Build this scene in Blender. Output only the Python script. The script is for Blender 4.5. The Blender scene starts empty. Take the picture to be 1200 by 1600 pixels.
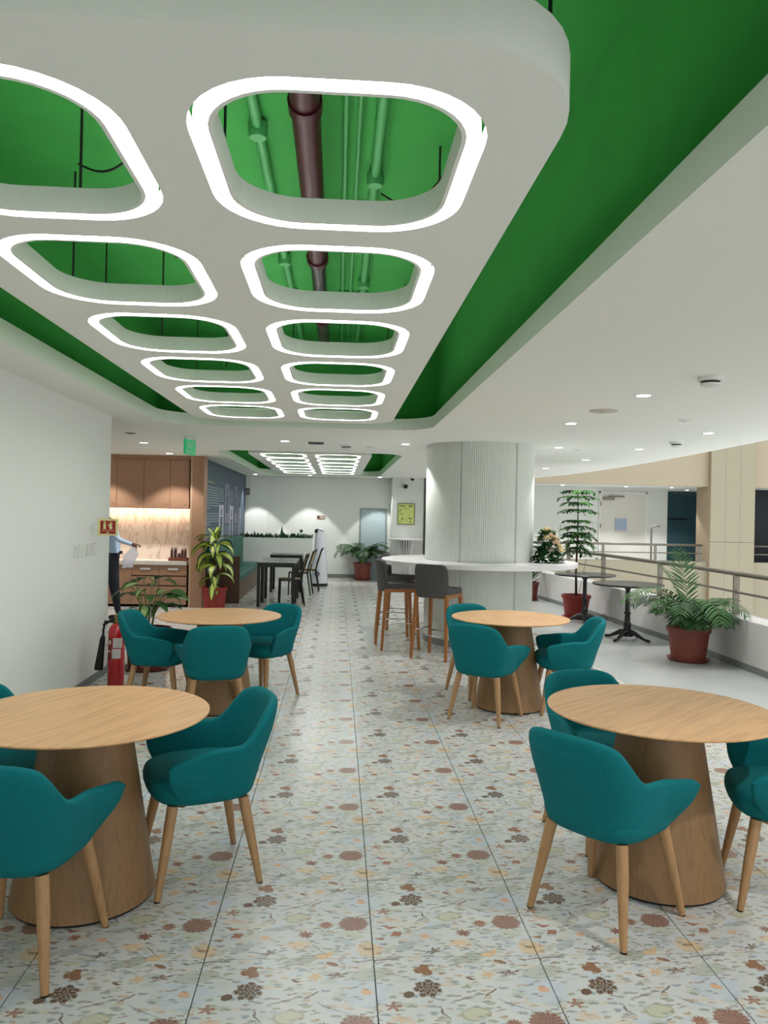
import bpy, bmesh, math, random
from mathutils import Vector, Matrix
from mathutils.geometry import tessellate_polygon

# ------------------------------------------------------------------ camera, world, exposure
SC = bpy.context.scene
COL = SC.collection
PI = math.pi
YAW, PITCH, ROLL, EYE = 0.0594, 0.0034, 0.0205, 1.594
cy, sy = math.cos(YAW), math.sin(YAW)
F = Vector((sy*math.cos(PITCH), cy*math.cos(PITCH), math.sin(PITCH)))
Rv = Vector((cy, -sy, 0)); Uv = Rv.cross(F)
R2 = Rv*math.cos(ROLL)+Uv*math.sin(ROLL); U2 = Uv*math.cos(ROLL)-Rv*math.sin(ROLL)
cd = bpy.data.cameras.new('camera'); cam = bpy.data.objects.new('camera', cd); COL.objects.link(cam)
cam.matrix_world = Matrix(((R2.x, U2.x, -F.x, 0), (R2.y, U2.y, -F.y, 0), (R2.z, U2.z, -F.z, EYE), (0, 0, 0, 1)))
cd.sensor_fit = 'VERTICAL'; cd.sensor_height = 32; cd.lens = 32*1208/1600
cd.clip_start = 0.05; cd.clip_end = 200
SC.camera = cam
SC.view_settings.view_transform = 'Standard'; SC.view_settings.look = 'None'
SC.view_settings.exposure = 1.10; SC.view_settings.gamma = 1.0
SC.view_settings.use_curve_mapping = False
wd = bpy.data.worlds.new('world'); SC.world = wd; wd.use_nodes = True
bg = wd.node_tree.nodes['Background']; bg.inputs[0].default_value = (0.98, 1.0, 0.98, 1); bg.inputs[1].default_value = 0.70
LED = 7.0          # ring strips
DOWN = 6.0         # downlight spots, watts

def area_lamp(name, loc, rot, sx, sy_, power, color):
    l = bpy.data.lights.new(name, 'AREA'); l.shape = 'RECTANGLE'; l.size = sx; l.size_y = sy_; l.energy = power; l.color = color
    o = bpy.data.objects.new(name, l); COL.objects.link(o); o.location = loc; o.rotation_euler = rot
    return o

# ------------------------------------------------------------------ helpers
def lin(c):
    return tuple(((v/255)/12.92 if v/255 <= 0.04045 else ((v/255+0.055)/1.055)**2.4) for v in c)+(1,)
def mat(name, c, rough=0.6, metal=0.0, emit=0.0, alpha=1.0, bump=0.0, bscale=60, var=0.0, vscale=4.0, spec=0.5, sheen=0.0, coat=0.0):
    m = bpy.data.materials.new(name); m.use_nodes = True
    nt = m.node_tree; b = nt.nodes['Principled BSDF']
    c = lin(c)
    b.inputs['Base Color'].default_value = c; b.inputs['Roughness'].default_value = rough
    b.inputs['Metallic'].default_value = metal; b.inputs['Specular IOR Level'].default_value = spec
    if sheen: b.inputs['Sheen Weight'].default_value = sheen; b.inputs['Sheen Tint'].default_value = c
    if coat: b.inputs['Coat Weight'].default_value = coat
    if emit:
        b.inputs['Emission Color'].default_value = c; b.inputs['Emission Strength'].default_value = emit
    if alpha < 1: b.inputs['Alpha'].default_value = alpha
    if var:
        tc = nt.nodes.new('ShaderNodeTexCoord'); n = nt.nodes.new('ShaderNodeTexNoise'); n.inputs['Scale'].default_value = vscale
        n.inputs['Detail'].default_value = 4
        nt.links.new(tc.outputs['Object'], n.inputs['Vector'])
        r = nt.nodes.new('ShaderNodeMapRange'); r.inputs['To Min'].default_value = 1-var; r.inputs['To Max'].default_value = 1+var
        r.inputs['From Min'].default_value = 0.3; r.inputs['From Max'].default_value = 0.7
        nt.links.new(n.outputs['Fac'], r.inputs['Value'])
        mx = nt.nodes.new('ShaderNodeVectorMath'); mx.operation = 'SCALE'; mx.inputs[0].default_value = c[:3]
        nt.links.new(r.outputs['Result'], mx.inputs['Scale']); nt.links.new(mx.outputs['Vector'], b.inputs['Base Color'])
    if bump:
        tc = nt.nodes.new('ShaderNodeTexCoord'); n = nt.nodes.new('ShaderNodeTexNoise'); n.inputs['Scale'].default_value = bscale
        nt.links.new(tc.outputs['Object'], n.inputs['Vector'])
        bp = nt.nodes.new('ShaderNodeBump'); bp.inputs['Strength'].default_value = bump; bp.inputs['Distance'].default_value = 0.01
        nt.links.new(n.outputs['Fac'], bp.inputs['Height']); nt.links.new(bp.outputs['Normal'], b.inputs['Normal'])
    return m
def wood(name, c1, c2, axis='Z', scale=1.0, rough=0.45, bold=0.5):
    """wood grain running along one object axis: fine pores plus slow cathedral figure"""
    m = bpy.data.materials.new(name); m.use_nodes = True; nt = m.node_tree; N = nt.nodes; L = nt.links
    b = N['Principled BSDF']; b.inputs['Roughness'].default_value = rough
    tc = N.new('ShaderNodeTexCoord'); mp = N.new('ShaderNodeMapping'); L.new(tc.outputs['Object'], mp.inputs['Vector'])
    s = {'X': (0.06, 1, 1), 'Y': (1, 0.06, 1), 'Z': (1, 1, 0.06)}[axis]
    mp.inputs['Scale'].default_value = tuple(v*scale for v in s)
    n1 = N.new('ShaderNodeTexNoise'); n1.inputs['Scale'].default_value = 110; n1.inputs['Detail'].default_value = 5
    L.new(mp.outputs['Vector'], n1.inputs['Vector'])
    mp2 = N.new('ShaderNodeMapping'); L.new(tc.outputs['Object'], mp2.inputs['Vector'])
    s2 = {'X': (0.10, 1, 1), 'Y': (1, 0.10, 1), 'Z': (1, 1, 0.10)}[axis]
    mp2.inputs['Scale'].default_value = tuple(v*scale for v in s2)
    n2 = N.new('ShaderNodeTexNoise'); n2.inputs['Scale'].default_value = 5.5; n2.inputs['Detail'].default_value = 2
    L.new(mp2.outputs['Vector'], n2.inputs['Vector'])
    k = N.new('ShaderNodeMath'); k.operation = 'MULTIPLY'; k.inputs[1].default_value = 30; L.new(n2.outputs['Fac'], k.inputs[0])
    sn = N.new('ShaderNodeMath'); sn.operation = 'SINE'; L.new(k.outputs[0], sn.inputs[0])
    ab = N.new('ShaderNodeMath'); ab.operation = 'POWER'; 
    a0 = N.new('ShaderNodeMath'); a0.operation = 'ABSOLUTE'; L.new(sn.outputs[0], a0.inputs[0]); L.new(a0.outputs[0], ab.inputs[0]); ab.inputs[1].default_value = 6
    p = N.new('ShaderNodeMath'); p.operation = 'MULTIPLY'; L.new(ab.outputs[0], p.inputs[0]); L.new(n1.outputs['Fac'], p.inputs[1])
    q = N.new('ShaderNodeMath'); q.operation = 'MULTIPLY'; q.inputs[1].default_value = bold*1.6; L.new(p.outputs[0], q.inputs[0])
    r = N.new('ShaderNodeMapRange'); r.inputs['From Min'].default_value = 0.35; r.inputs['From Max'].default_value = 0.75
    r.inputs['To Max'].default_value = 0.45; L.new(n1.outputs['Fac'], r.inputs['Value'])
    ad = N.new('ShaderNodeMath'); ad.operation = 'ADD'; ad.use_clamp = True; L.new(q.outputs[0], ad.inputs[0]); L.new(r.outputs['Result'], ad.inputs[1])
    mx = N.new('ShaderNodeMix'); mx.data_type = 'RGBA'; mx.inputs['A'].default_value = lin(c1); mx.inputs['B'].default_value = lin(c2)
    L.new(ad.outputs[0], mx.inputs['Factor']); L.new(mx.outputs['Result'], b.inputs['Base Color'])
    bp = N.new('ShaderNodeBump'); bp.inputs['Strength'].default_value = 0.12; bp.inputs['Distance'].default_value = 0.004
    L.new(n1.outputs['Fac'], bp.inputs['Height']); L.new(bp.outputs['Normal'], b.inputs['Normal'])
    return m

class MB:
    """collects shapes and links them as one mesh object"""
    def __init__(s): s.bm = bmesh.new()
    def box(s, x0, x1, y0, y1, z0, z1, mi=0, rot=None, piv=None):
        v = [s.bm.verts.new((x, y, z)) for z in (z0, z1) for y in (y0, y1) for x in (x0, x1)]
        fs = [(0, 2, 3, 1), (4, 5, 7, 6), (0, 1, 5, 4), (2, 6, 7, 3), (0, 4, 6, 2), (1, 3, 7, 5)]
        for f in fs: s.bm.faces.new([v[i] for i in f]).material_index = mi
        if rot is not None:
            bmesh.ops.rotate(s.bm, verts=v, cent=piv or (0, 0, 0), matrix=rot)
        return s
    def ring(s, prof, n=32, c=(0, 0), mi=0, cap0=True, cap1=True, sx=1, sy=1):
        """lathe: prof = [(r, z)...]"""
        rows = []
        for r, z in prof:
            rows.append([s.bm.verts.new((c[0]+r*sx*math.cos(2*PI*i/n), c[1]+r*sy*math.sin(2*PI*i/n), z)) for i in range(n)])
        for a, b in zip(rows, rows[1:]):
            for i in range(n):
                s.bm.faces.new((a[i], a[(i+1) % n], b[(i+1) % n], b[i])).material_index = mi
        if cap0: s.bm.faces.new(rows[0][::-1]).material_index = mi
        if cap1: s.bm.faces.new(rows[-1]).material_index = mi
        return s
    def tube(s, pts, r, n=8, mi=0, closed=False):
        pts = [Vector(p) for p in pts]; rr_ = r if isinstance(r, (list, tuple)) else [r]*len(pts)
        rows = []; up = None
        for i, p in enumerate(pts):
            if closed: t = pts[(i+1) % len(pts)]-pts[i-1]
            else: t = (pts[min(i+1, len(pts)-1)]-pts[max(i-1, 0)])
            t.normalize()
            if up is None: up = Vector((0, 0, 1)) if abs(t.z) < 0.9 else Vector((1, 0, 0))
            a = t.cross(up).normalized(); b = a.cross(t).normalized(); up = b
            rows.append([s.bm.verts.new(p+a*rr_[i]*math.cos(2*PI*k/n)+b*rr_[i]*math.sin(2*PI*k/n)) for k in range(n)])
        prs = list(zip(rows, rows[1:]))
        if closed: prs.append((rows[-1], rows[0]))
        for a, b in prs:
            for i in range(n): s.bm.faces.new((a[i], a[(i+1) % n], b[(i+1) % n], b[i])).material_index = mi
        if not closed:
            s.bm.faces.new(rows[0][::-1]).material_index = mi; s.bm.faces.new(rows[-1]).material_index = mi
        return s
    def plate(s, loops, z0, z1, mi=0, side_mi=None, inner_mi=None):
        """flat slab with holes; loops[0] outer, others holes"""
        tri = tessellate_polygon([[Vector((x, y, 0)) for x, y in l] for l in loops])
        flat = [p for l in loops for p in l]
        lo = [s.bm.verts.new((x, y, z0)) for x, y in flat]; hi = [s.bm.verts.new((x, y, z1)) for x, y in flat]
        for t in tri:
            a, b, c = [flat[i] for i in t]
            ccw = (b[0]-a[0])*(c[1]-a[1])-(b[1]-a[1])*(c[0]-a[0]) > 0
            t = t if ccw else t[::-1]
            try:
                s.bm.faces.new([hi[i] for i in t]).material_index = mi
                s.bm.faces.new([lo[i] for i in t[::-1]]).material_index = mi
            except ValueError: pass
        o = 0
        for k, l in enumerate(loops):
            n = len(l)
            for i in range(n):
                j = (i+1) % n
                f = s.bm.faces.new((lo[o+i], lo[o+j], hi[o+j], hi[o+i]))
                f.material_index = (side_mi if side_mi is not None else mi) if k == 0 else (inner_mi if inner_mi is not None else mi)
            o += n
        return s
    def poly(s, pts, mi=0):
        s.bm.faces.new([s.bm.verts.new(p) for p in pts]).material_index = mi
        return s
    def grid(s, P, mi=0, closed_u=False):
        """P[i][j] points"""
        V = [[s.bm.verts.new(p) for p in row] for row in P]
        rng = range(len(V)) if closed_u else range(len(V)-1)
        for i in rng:
            a, b = V[i], V[(i+1) % len(V)]
            for j in range(len(a)-1):
                s.bm.faces.new((a[j], a[j+1], b[j+1], b[j])).material_index = mi if isinstance(mi, int) else mi(i, j)
        return V
    def build(s, name, m, parent=None, smooth=0, bevel=0, sub=0, loc=None, recalc=True):
        if recalc: bmesh.ops.recalc_face_normals(s.bm, faces=s.bm.faces)
        me = bpy.data.meshes.new(name); s.bm.to_mesh(me); s.bm.free()
        for q in (m if isinstance(m, (list, tuple)) else [m]): me.materials.append(q)
        o = bpy.data.objects.new(name, me); COL.objects.link(o)
        if smooth:
            me.polygons.foreach_set('use_smooth', [True]*len(me.polygons))
            if smooth < 180:
                me.set_sharp_from_angle(angle=math.radians(smooth))
        if bevel:
            b = o.modifiers.new('bevel', 'BEVEL'); b.width = bevel; b.segments = 2; b.limit_method = 'ANGLE'
        if sub:
            d = o.modifiers.new('sub', 'SUBSURF'); d.levels = sub; d.render_levels = sub
        if parent: o.parent = parent
        if loc: o.location = loc
        return o
def tag(o, label=None, cat=None, group=None, kind=None):
    if label: o['label'] = label
    if cat: o['category'] = cat
    if group: o['group'] = group
    if kind: o['kind'] = kind
    return o
def thing(name, label, cat, loc=(0, 0, 0), rz=0, group=None):
    o = bpy.data.objects.new(name, None); COL.objects.link(o); o.location = loc; o.rotation_euler = (0, 0, rz)
    o.empty_display_size = 0.1
    return tag(o, label, cat, group)
KIDS = {}
def copy_tree(o, loc=None, rz=None, label=None):
    c = o.copy(); COL.objects.link(c)
    if loc: c.location = loc
    if rz is not None: c.rotation_euler = (0, 0, rz)
    if label: c['label'] = label
    for ch in KIDS.get(o.name) or KIDS.setdefault(o.name, [x for x in bpy.data.objects if x.parent == o]):
        d = copy_tree(ch); d.parent = c
    return c
def kids_once(o):
    ks = [x for x in bpy.data.objects if x.parent == o]; KIDS[o.name] = ks
    for k in ks: kids_once(k)
def rrect(x0, x1, y0, y1, r, n=10, p=2.0):
    out = []
    for cx, cyy, a0 in ((x1-r, y0+r, -PI/2), (x1-r, y1-r, 0), (x0+r, y1-r, PI/2), (x0+r, y0+r, PI)):
        for i in range(n+1):
            a = a0+PI/2*i/n; c, s_ = math.cos(a), math.sin(a)
            out.append((cx+r*math.copysign(abs(c)**(2/p), c), cyy+r*math.copysign(abs(s_)**(2/p), s_)))
    return out
def yaw_of(fx, fy): return math.atan2(fy, fx)-PI/2      # local +Y faces (fx, fy)
def text_obj(txt, size, m, parent, loc, rot, name='lettering', align='CENTER', ext=0.0006):
    c = bpy.data.curves.new(name, 'FONT'); c.body = txt; c.size = size; c.align_x = align; c.align_y = 'CENTER'; c.extrude = ext
    t = bpy.data.objects.new(name, c); COL.objects.link(t)
    dg = bpy.context.evaluated_depsgraph_get(); me = bpy.data.meshes.new_from_object(t.evaluated_get(dg))
    bpy.data.objects.remove(t)
    o = bpy.data.objects.new(name, me); me.materials.clear(); me.materials.append(m); COL.objects.link(o)
    o.parent = parent; o.location = loc; o.rotation_euler = rot
    return o

# ------------------------------------------------------------------ materials
WHITE = mat('white_paint', (220, 223, 218), 0.75)
CEIL = mat('ceiling_paint', (236, 238, 232), 0.8)
GREEN = mat('green_paint', (38, 134, 48), 0.8, var=0.06)
GREEN_PIPE = mat('green_pipe_paint', (58, 136, 72), 0.55)
REDPIPE = mat('dark_red_pipe', (54, 8, 20), 0.4, spec=.25)
DARKPIPE = mat('dark_steel', (52, 40, 46), 0.3, 0.3)
BLACK = mat('black_paint', (16, 16, 18), 0.4)
BLACKM = mat('black_rubber', (14, 14, 14), 0.7)
STEEL = mat('brushed_steel', (122, 116, 106), 0.42, 0.55)
CHROME = mat('chrome', (200, 200, 205), 0.15, 1.0)
TEAL = mat('teal_fabric', (0, 108, 114), 0.9, bump=0.35, bscale=420, var=0.07, vscale=55, spec=.25)
GREYF = mat('charcoal_fabric', (72, 70, 70), 0.9, bump=0.3, bscale=400, var=0.08, vscale=60)
OAK = wood('oak_top', (214, 170, 120), (178, 130, 88), 'Y', 1.0, 0.36, 0.42)
OAKB = wood('oak_pedestal', (146, 112, 74), (118, 86, 56), 'Z', 1.2, 0.5, 0.3)
OAKL = wood('oak_leg', (174, 136, 94), (146, 106, 68), 'Z', 1.5, 0.45, 0.3)
AMBER = wood('amber_leg', (160, 102, 50), (120, 72, 32), 'Z', 1.5, 0.4, 0.3)
CABW = wood('cabinet_veneer', (166, 128, 100), (140, 102, 76), 'Z', 1.6, 0.5, 0.2)
CABDARK = wood('dark_veneer', (84, 56, 42), (60, 40, 30), 'Z', 1.4, 0.5, 0.2)
TERRA = mat('terracotta_plastic', (124, 60, 48), 0.55, var=0.05)
TERRAR = mat('red_plastic_pot', (140, 36, 28), 0.45, var=0.04)
TERRAD = mat('brown_plastic_pot', (98, 42, 34), 0.5)
SOIL = mat('potting_soil', (46, 32, 24), 0.95, var=0.3, vscale=40, bump=0.8)
LEAF = mat('palm_green', (26, 72, 20), 0.6, var=0.25, vscale=9)
LEAFD = mat('dark_leaf_green', (30, 74, 34), 0.5, var=0.25, vscale=12)
LEAFM = mat('mid_leaf_green', (48, 94, 34), 0.55, var=0.22, vscale=14)
LEAFY = mat('lime_leaf_centre', (188, 202, 88), 0.42, var=0.12, vscale=18)
LEAFP = mat('pale_leaf_patch', (150, 178, 112), 0.45, var=0.15, vscale=18)
STEM = mat('leaf_stalk', (92, 112, 52), 0.6)
BARK = mat('bark', (74, 58, 44), 0.85, var=0.2, vscale=25, bump=0.6)
CREAM = mat('cream_cladding', (156, 149, 128), 0.6, var=0.02)
CREAMD = mat('cream_cladding_warm', (150, 132, 108), 0.6)
REDX = mat('extinguisher_red', (178, 14, 28), 0.22, coat=0.5)
PAPER = mat('label_paper', (208, 202, 198), 0.6)
BRASS = mat('brass', (150, 124, 66), 0.35, 0.8)
SKINM = mat('brown_skin', (92, 54, 40), 0.5)
SHIRT = mat('pale_blue_shirt', (178, 200, 224), 0.8, var=0.04)
TROUSER = mat('navy_trousers', (18, 22, 38), 0.85)
HAIR = mat('black_hair', (14, 12, 12), 0.7)
SOLID = mat('solid_surface', (226, 224, 226), 0.25)
LIGHTM = mat('led_white', (255, 253, 255), 0.5, emit=LED)
LAMPM = mat('downlight_lens', (255, 250, 252), 0.5, emit=9)
WARML = mat('warm_led', (255, 206, 160), 0.5, emit=4)
GLASSD = mat('dark_blue_glass', (60, 88, 96), 0.12, spec=0.8)
GLASSB = mat('frosted_blue_panel', (150, 166, 190), 0.3)
TEALB = mat('teal_leather', (16, 88, 76), 0.5, var=0.05)
GLASSW = mat('pale_glass_panel', (176, 194, 198), 0.15)
SKIRT = mat('grey_skirting', (120, 124, 122), 0.5)

# ------------------------------------------------------------------ floor tile print
def floor_print():
    m = bpy.data.materials.new('floral_tile_print'); m.use_nodes = True; nt = m.node_tree; N = nt.nodes; L = nt.links
    b = N['Principled BSDF']; b.inputs['Roughness'].default_value = 0.24; b.inputs['Specular IOR Level'].default_value = 0.5
    def math_(op, a, c=None, d=None, clamp=False):
        n = N.new('ShaderNodeMath'); n.operation = op; n.use_clamp = clamp
        for i, v in enumerate((a, c, d)):
            if v is None: continue
            if isinstance(v, (int, float)): n.inputs[i].default_value = v
            else: L.new(v, n.inputs[i])
        return n.outputs[0]
    def vm(op, a, c=None, d=None, scale=None, out='Vector'):
        n = N.new('ShaderNodeVectorMath'); n.operation = op
        for i, v in enumerate((a, c, d)):
            if v is None: continue
            if isinstance(v, tuple): n.inputs[i].default_value = v
            else: L.new(v, n.inputs[i])
        if scale is not None:
            if isinstance(scale, (int, float)): n.inputs['Scale'].default_value = scale
            else: L.new(scale, n.inputs['Scale'])
        return n.outputs[out]
    def mix(f, A, B):
        n = N.new('ShaderNodeMix'); n.data_type = 'RGBA'
        L.new(f, n.inputs['Factor'])
        for k, v in (('A', A), ('B', B)):
            if isinstance(v, tuple): n.inputs[k].default_value = v
            else: L.new(v, n.inputs[k])
        return n.outputs['Result']
    tc = N.new('ShaderNodeTexCoord').outputs['Object']
    flat = vm('MULTIPLY', tc, (1, 1, 0))
    nz = N.new('ShaderNodeTexNoise'); nz.inputs['Scale'].default_value = 34; nz.inputs['Detail'].default_value = 3; L.new(flat, nz.inputs['Vector'])
    off = vm('SCALE', vm('SUBTRACT', nz.outputs['Color'], (0.5, 0.5, 0.5)), scale=0.022)
    P = vm('ADD', flat, off)
    nf = N.new('ShaderNodeTexNoise'); nf.inputs['Scale'].default_value = 120; nf.inputs['Detail'].default_value = 2; L.new(flat, nf.inputs['Vector'])
    fine = nf.outputs['Fac']
    nl = N.new('ShaderNodeTexNoise'); nl.inputs['Scale'].default_value = 7; nl.inputs['Detail'].default_value = 2; L.new(flat, nl.inputs['Vector'])
    col = mix(math_('MULTIPLY_ADD', nl.outputs['Fac'], 2.2, -0.6, True), lin((204, 204, 197)), lin((190, 196, 199)))
    # scattered small sprigs and strokes: stretched cells, each cell its own tint
    def sprigs(rot, sc, th, keep, cols, w, base):
        mp = N.new('ShaderNodeMapping'); mp.inputs['Rotation'].default_value = (0, 0, rot); mp.inputs['Scale'].default_value = (sc[0], sc[1], 1)
        mp.inputs['Location'].default_value = (rot*3.1, sc[0]*0.13, 0)
        L.new(P, mp.inputs['Vector'])
        v = N.new('ShaderNodeTexVoronoi'); v.voronoi_dimensions = '2D'; v.inputs['Scale'].default_value = 1; v.inputs['Randomness'].default_value = 0.9
        L.new(mp.outputs['Vector'], v.inputs['Vector'])
        sep = N.new('ShaderNodeSeparateColor'); L.new(v.outputs['Color'], sep.inputs['Color'])
        r = N.new('ShaderNodeValToRGB'); r.color_ramp.interpolation = 'CONSTANT'; e = r.color_ramp.elements
        e[0].color = lin(cols[0]); e[0].position = 0
        e[1].color = lin(cols[1]); e[1].position = 1/len(cols)
        for i, c in enumerate(cols[2:]):
            q = e.new((i+2)/len(cols)); q.color = lin(c)
        L.new(sep.outputs['Green'], r.inputs['Fac'])
        dd = math_('MULTIPLY_ADD', fine, 0.25, v.outputs['Distance'])
        msk = math_('MULTIPLY', math_('MULTIPLY', math_('SUBTRACT', th+0.12, dd), 14, None, True), math_('LESS_THAN', sep.outputs['Red'], keep))
        return mix(math_('MULTIPLY', msk, w), base, r.outputs['Color'])
    col = sprigs(0.5, (11, 26), 0.36, 0.75, [(182, 186, 176), (190, 194, 190), (176, 180, 168), (200, 190, 170), (186, 196, 204)], 0.75, col)
    col = sprigs(-0.9, (16, 40), 0.30, 0.6, [(148, 152, 146), (166, 172, 172), (184, 166, 142), (156, 160, 140), (142, 152, 160)], 0.85, col)
    # big motifs: (x, y, rx, ry, rotation, petals, petal depth, colour, weight, inner pattern)
    MO = [
     (0.565, 0.393, .088, .088, 0.2, 7, .16, (184, 194, 204), .75, .5), (0.591, 0.50, .085, .040, 0.25, 9, .05, (172, 176, 164), .8, .5),
     (0.201, 0.128, .080, .070, 0.0, 6, .30, (188, 192, 190), .8, .5), (0.338, 0.585, .070, .030, 0.3, 11, .08, (160, 166, 152), .85, .6),
     (0.125, 0.069, .052, .024, 0.6, 3, .1, (166, 172, 172), .85, .4), (0.503, 0.105, .050, .018, -.8, 3, .1, (170, 178, 182), .8, .3),
     (0.533, 0.165, .075, .034, 0.0, 5, .45, (186, 190, 170), .8, .3), (0.250, 0.201, .075, .016, 0.2, 3, .1, (160, 166, 166), .9, .4),
     (0.315, 0.280, .056, .040, 0.2, 2, .06, (166, 168, 146), .95, .55), (0.315, 0.280, .044, .029, 0.2, 2, .06, (192, 192, 168), .9, .3),
     (0.586, 0.054, .056, .050, 0.0, 21, .22, (206, 180, 142), .95, .5), (0.586, 0.056, .022, .010, 0.0, 3, .2, (150, 116, 84), .7, 0),
     (0.533, 0.230, .062, .056, 0.1, 17, .10, (138, 98, 84), .97, .28), (0.176, 0.415, .054, .054, 0.4, 7, .20, (100, 78, 56), .97, .55),
     (0.109, 0.383, .019, .019, 0.0, 2, .08, (104, 82, 64), .95, 0), (0.172, 0.520, .036, .036, 0.9, 3, .38, (138, 96, 66), .96, .1),
     (0.428, 0.223, .028, .028, 0.3, 11, .28, (146, 100, 80), .95, .15), (0.349, 0.156, .031, .026, 0.0, 9, .45, (136, 90, 74), .95, .1),
     (0.096, 0.155, .026, .020, 0.3, 4, .3, (156, 102, 78), .95, .1), (0.075, 0.202, .026, .010, 0.0, 3, .3, (150, 96, 78), .9, .1),
     (0.028, 0.122, .020, .010, 0.0, 4, .2, (160, 120, 98), .9, .1), (0.052, 0.320, .030, .026, 0.0, 5, .55, (150, 96, 66), .9, .6),
     (0.081, 0.256, .048, .020, -.2, 7, .45, (208, 178, 150), .85, .6), (0.201, 0.138, .022, .017, 0.0, 7, .15, (210, 164, 132), .9, .1),
     (0.565, 0.400, .020, .018, 0.0, 6, .12, (212, 166, 130), .9, .1), (0.325, 0.093, .052, .024, 0.15, 9, .5, (212, 180, 140), .9, .4),
     (0.424, 0.013, .040, .018, 0.5, 3, .3, (212, 176, 128), .9, .3), (0.455, 0.565, .024, .012, -.6, 2, .1, (134, 94, 70), .92, .1),
     (0.471, 0.497, .040, .017, 0.2, 5, .7, (126, 90, 76), .92, .6), (0.224, 0.040, .034, .018, 0.5, 5, .6, (104, 84, 72), .92, .6),
     (0.397, 0.492, .030, .024, 0.8, 5, .6, (206, 172, 136), .9, .4), (0.328, 0.469, .018, .007, -.4, 2, .1, (118, 88, 76), .9, 0),
     (0.383, 0.386, .034, .007, 0.6, 2, .5, (122, 102, 96), .9, .1), (0.213, 0.285, .034, .007, -1.1, 3, .5, (112, 100, 92), .9, .2),
     (0.02, 0.587, .090, .006, 0.12, 4, .4, (128, 112, 102), .85, .3), (0.45, 0.32, .075, .004, -.5, 3, .4, (134, 124, 116), .8, .2),
     (0.30, 0.36, .070, .004, 0.35, 3, .4, (130, 116, 108), .8, .2), (0.40, 0.06, .060, .004, -.9, 3, .4, (130, 118, 110), .8, .2)]
    for (x, y, rx, ry, rot, pet, dep, c, w, inner) in MO:
        d = vm('WRAP', vm('SUBTRACT', P, (x, y, 0)), (0.3, 0.3, 0.3), (-0.3, -0.3, -0.3))
        mp = N.new('ShaderNodeMapping'); mp.vector_type = 'TEXTURE'; mp.inputs['Rotation'].default_value = (0, 0, rot); mp.inputs['Scale'].default_value = (rx, ry, 1)
        L.new(d, mp.inputs['Vector'])
        ln = vm('LENGTH', mp.outputs['Vector'], out='Value')
        sp = N.new('ShaderNodeSeparateXYZ'); L.new(mp.outputs['Vector'], sp.inputs['Vector'])
        an = math_('ARCTAN2', sp.outputs['Y'], sp.outputs['X'])
        pw = math_('SINE', math_('MULTIPLY_ADD', an, pet, fine))
        edge = math_('MULTIPLY_ADD', pw, dep*0.6, 1-dep*0.4)
        msk = math_('MULTIPLY', math_('SUBTRACT', edge, ln), 8, None, True)
        if inner:
            st = math_('SINE', math_('MULTIPLY_ADD', ln, 13, math_('MULTIPLY', pw, 2.2)))
            msk = math_('MULTIPLY', msk, math_('MULTIPLY_ADD', math_('MULTIPLY', math_('SUBTRACT', st, 0.55), 4, None, True), -inner, 1))
        col = mix(math_('MULTIPLY', msk, w), col, lin(c))
    col = sprigs(1.2, (24, 66), 0.30, 0.28, [(124, 110, 100), (146, 120, 104), (122, 122, 118), (160, 134, 110), (136, 146, 150)], 0.7, col)
    L.new(col, b.inputs['Base Color'])
    return m
PRINT = floor_print()
GROUT = mat('grout', (112, 110, 106), 0.9)
VINYL = mat('grey_screed', (168, 172, 170), 0.3, var=0.05, vscale=2.2)

# ------------------------------------------------------------------ structure
X0, Y0, T = 0.16, 3.382, 0.6
f = MB(); f.box(-4.75, 4.6, -3.0, 20.2, -0.3, -0.012)
floor = tag(f.build('floor', GROUT), 'patterned tile floor', kind='structure'); del floor['label']
def tile_mesh(w, l):
    q = MB(); g = 0.002; k = .0009
    q.plate([[(g, k), (w-g, k), (w-g, l-k), (g, l-k)]], -0.010, 0)
    return q
full = tile_mesh(T, T).build('tile', PRINT, floor); full.location = (X0-4*T, Y0-3*T, 0)
cut = tile_mesh(0.27, T).build('tile', PRINT, floor); cut.location = (X0+4*T, Y0-3*T, 0)
cells = [(i, j) for j in range(-3, 26) for i in range(-4, 5)]+[(i, j) for j in range(8, 16) for i in range(-8, -4)]
for (i, j) in cells:
    src = cut if i == 4 else full
    if (i, j) in ((-4, -3), (4, -3)): continue
    o = src.copy(); COL.objects.link(o); o.parent = floor; o.location = (X0+i*T, Y0+j*T, 0)
q = MB()
for i in range(-4, 4):
    for j in list(range(-10, -3))+[26]:
        g = .0022; q.plate([[(X0+i*T+g, Y0+j*T+g), (X0+i*T+T-g, Y0+j*T+g), (X0+i*T+T-g, Y0+j*T+T-g), (X0+i*T+g, Y0+j*T+T-g)]], -.01, 0)
bt = q.build('rear_tiles', PRINT, floor); tag(bt, kind='stuff')
for v in bt.data.vertices: v.co.x -= X0; v.co.y -= Y0
bt.location = (X0, Y0, 0)
q = MB(); q.plate([[(2.833, -3), (4.56, -3), (4.56, 9.9), (4.4, 10.9), (4.36, 12.6), (4.12, 14.7), (3.9, 16.2), (3.6, 18), (3.4, 20), (2.833, 20)]], -0.0119, -0.001)
q.build('plain_strip', VINYL, floor)

def struct(name, bm, m, **k): return tag(bm.build(name, m, **k), kind='structure')
CZ = 2.5
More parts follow.
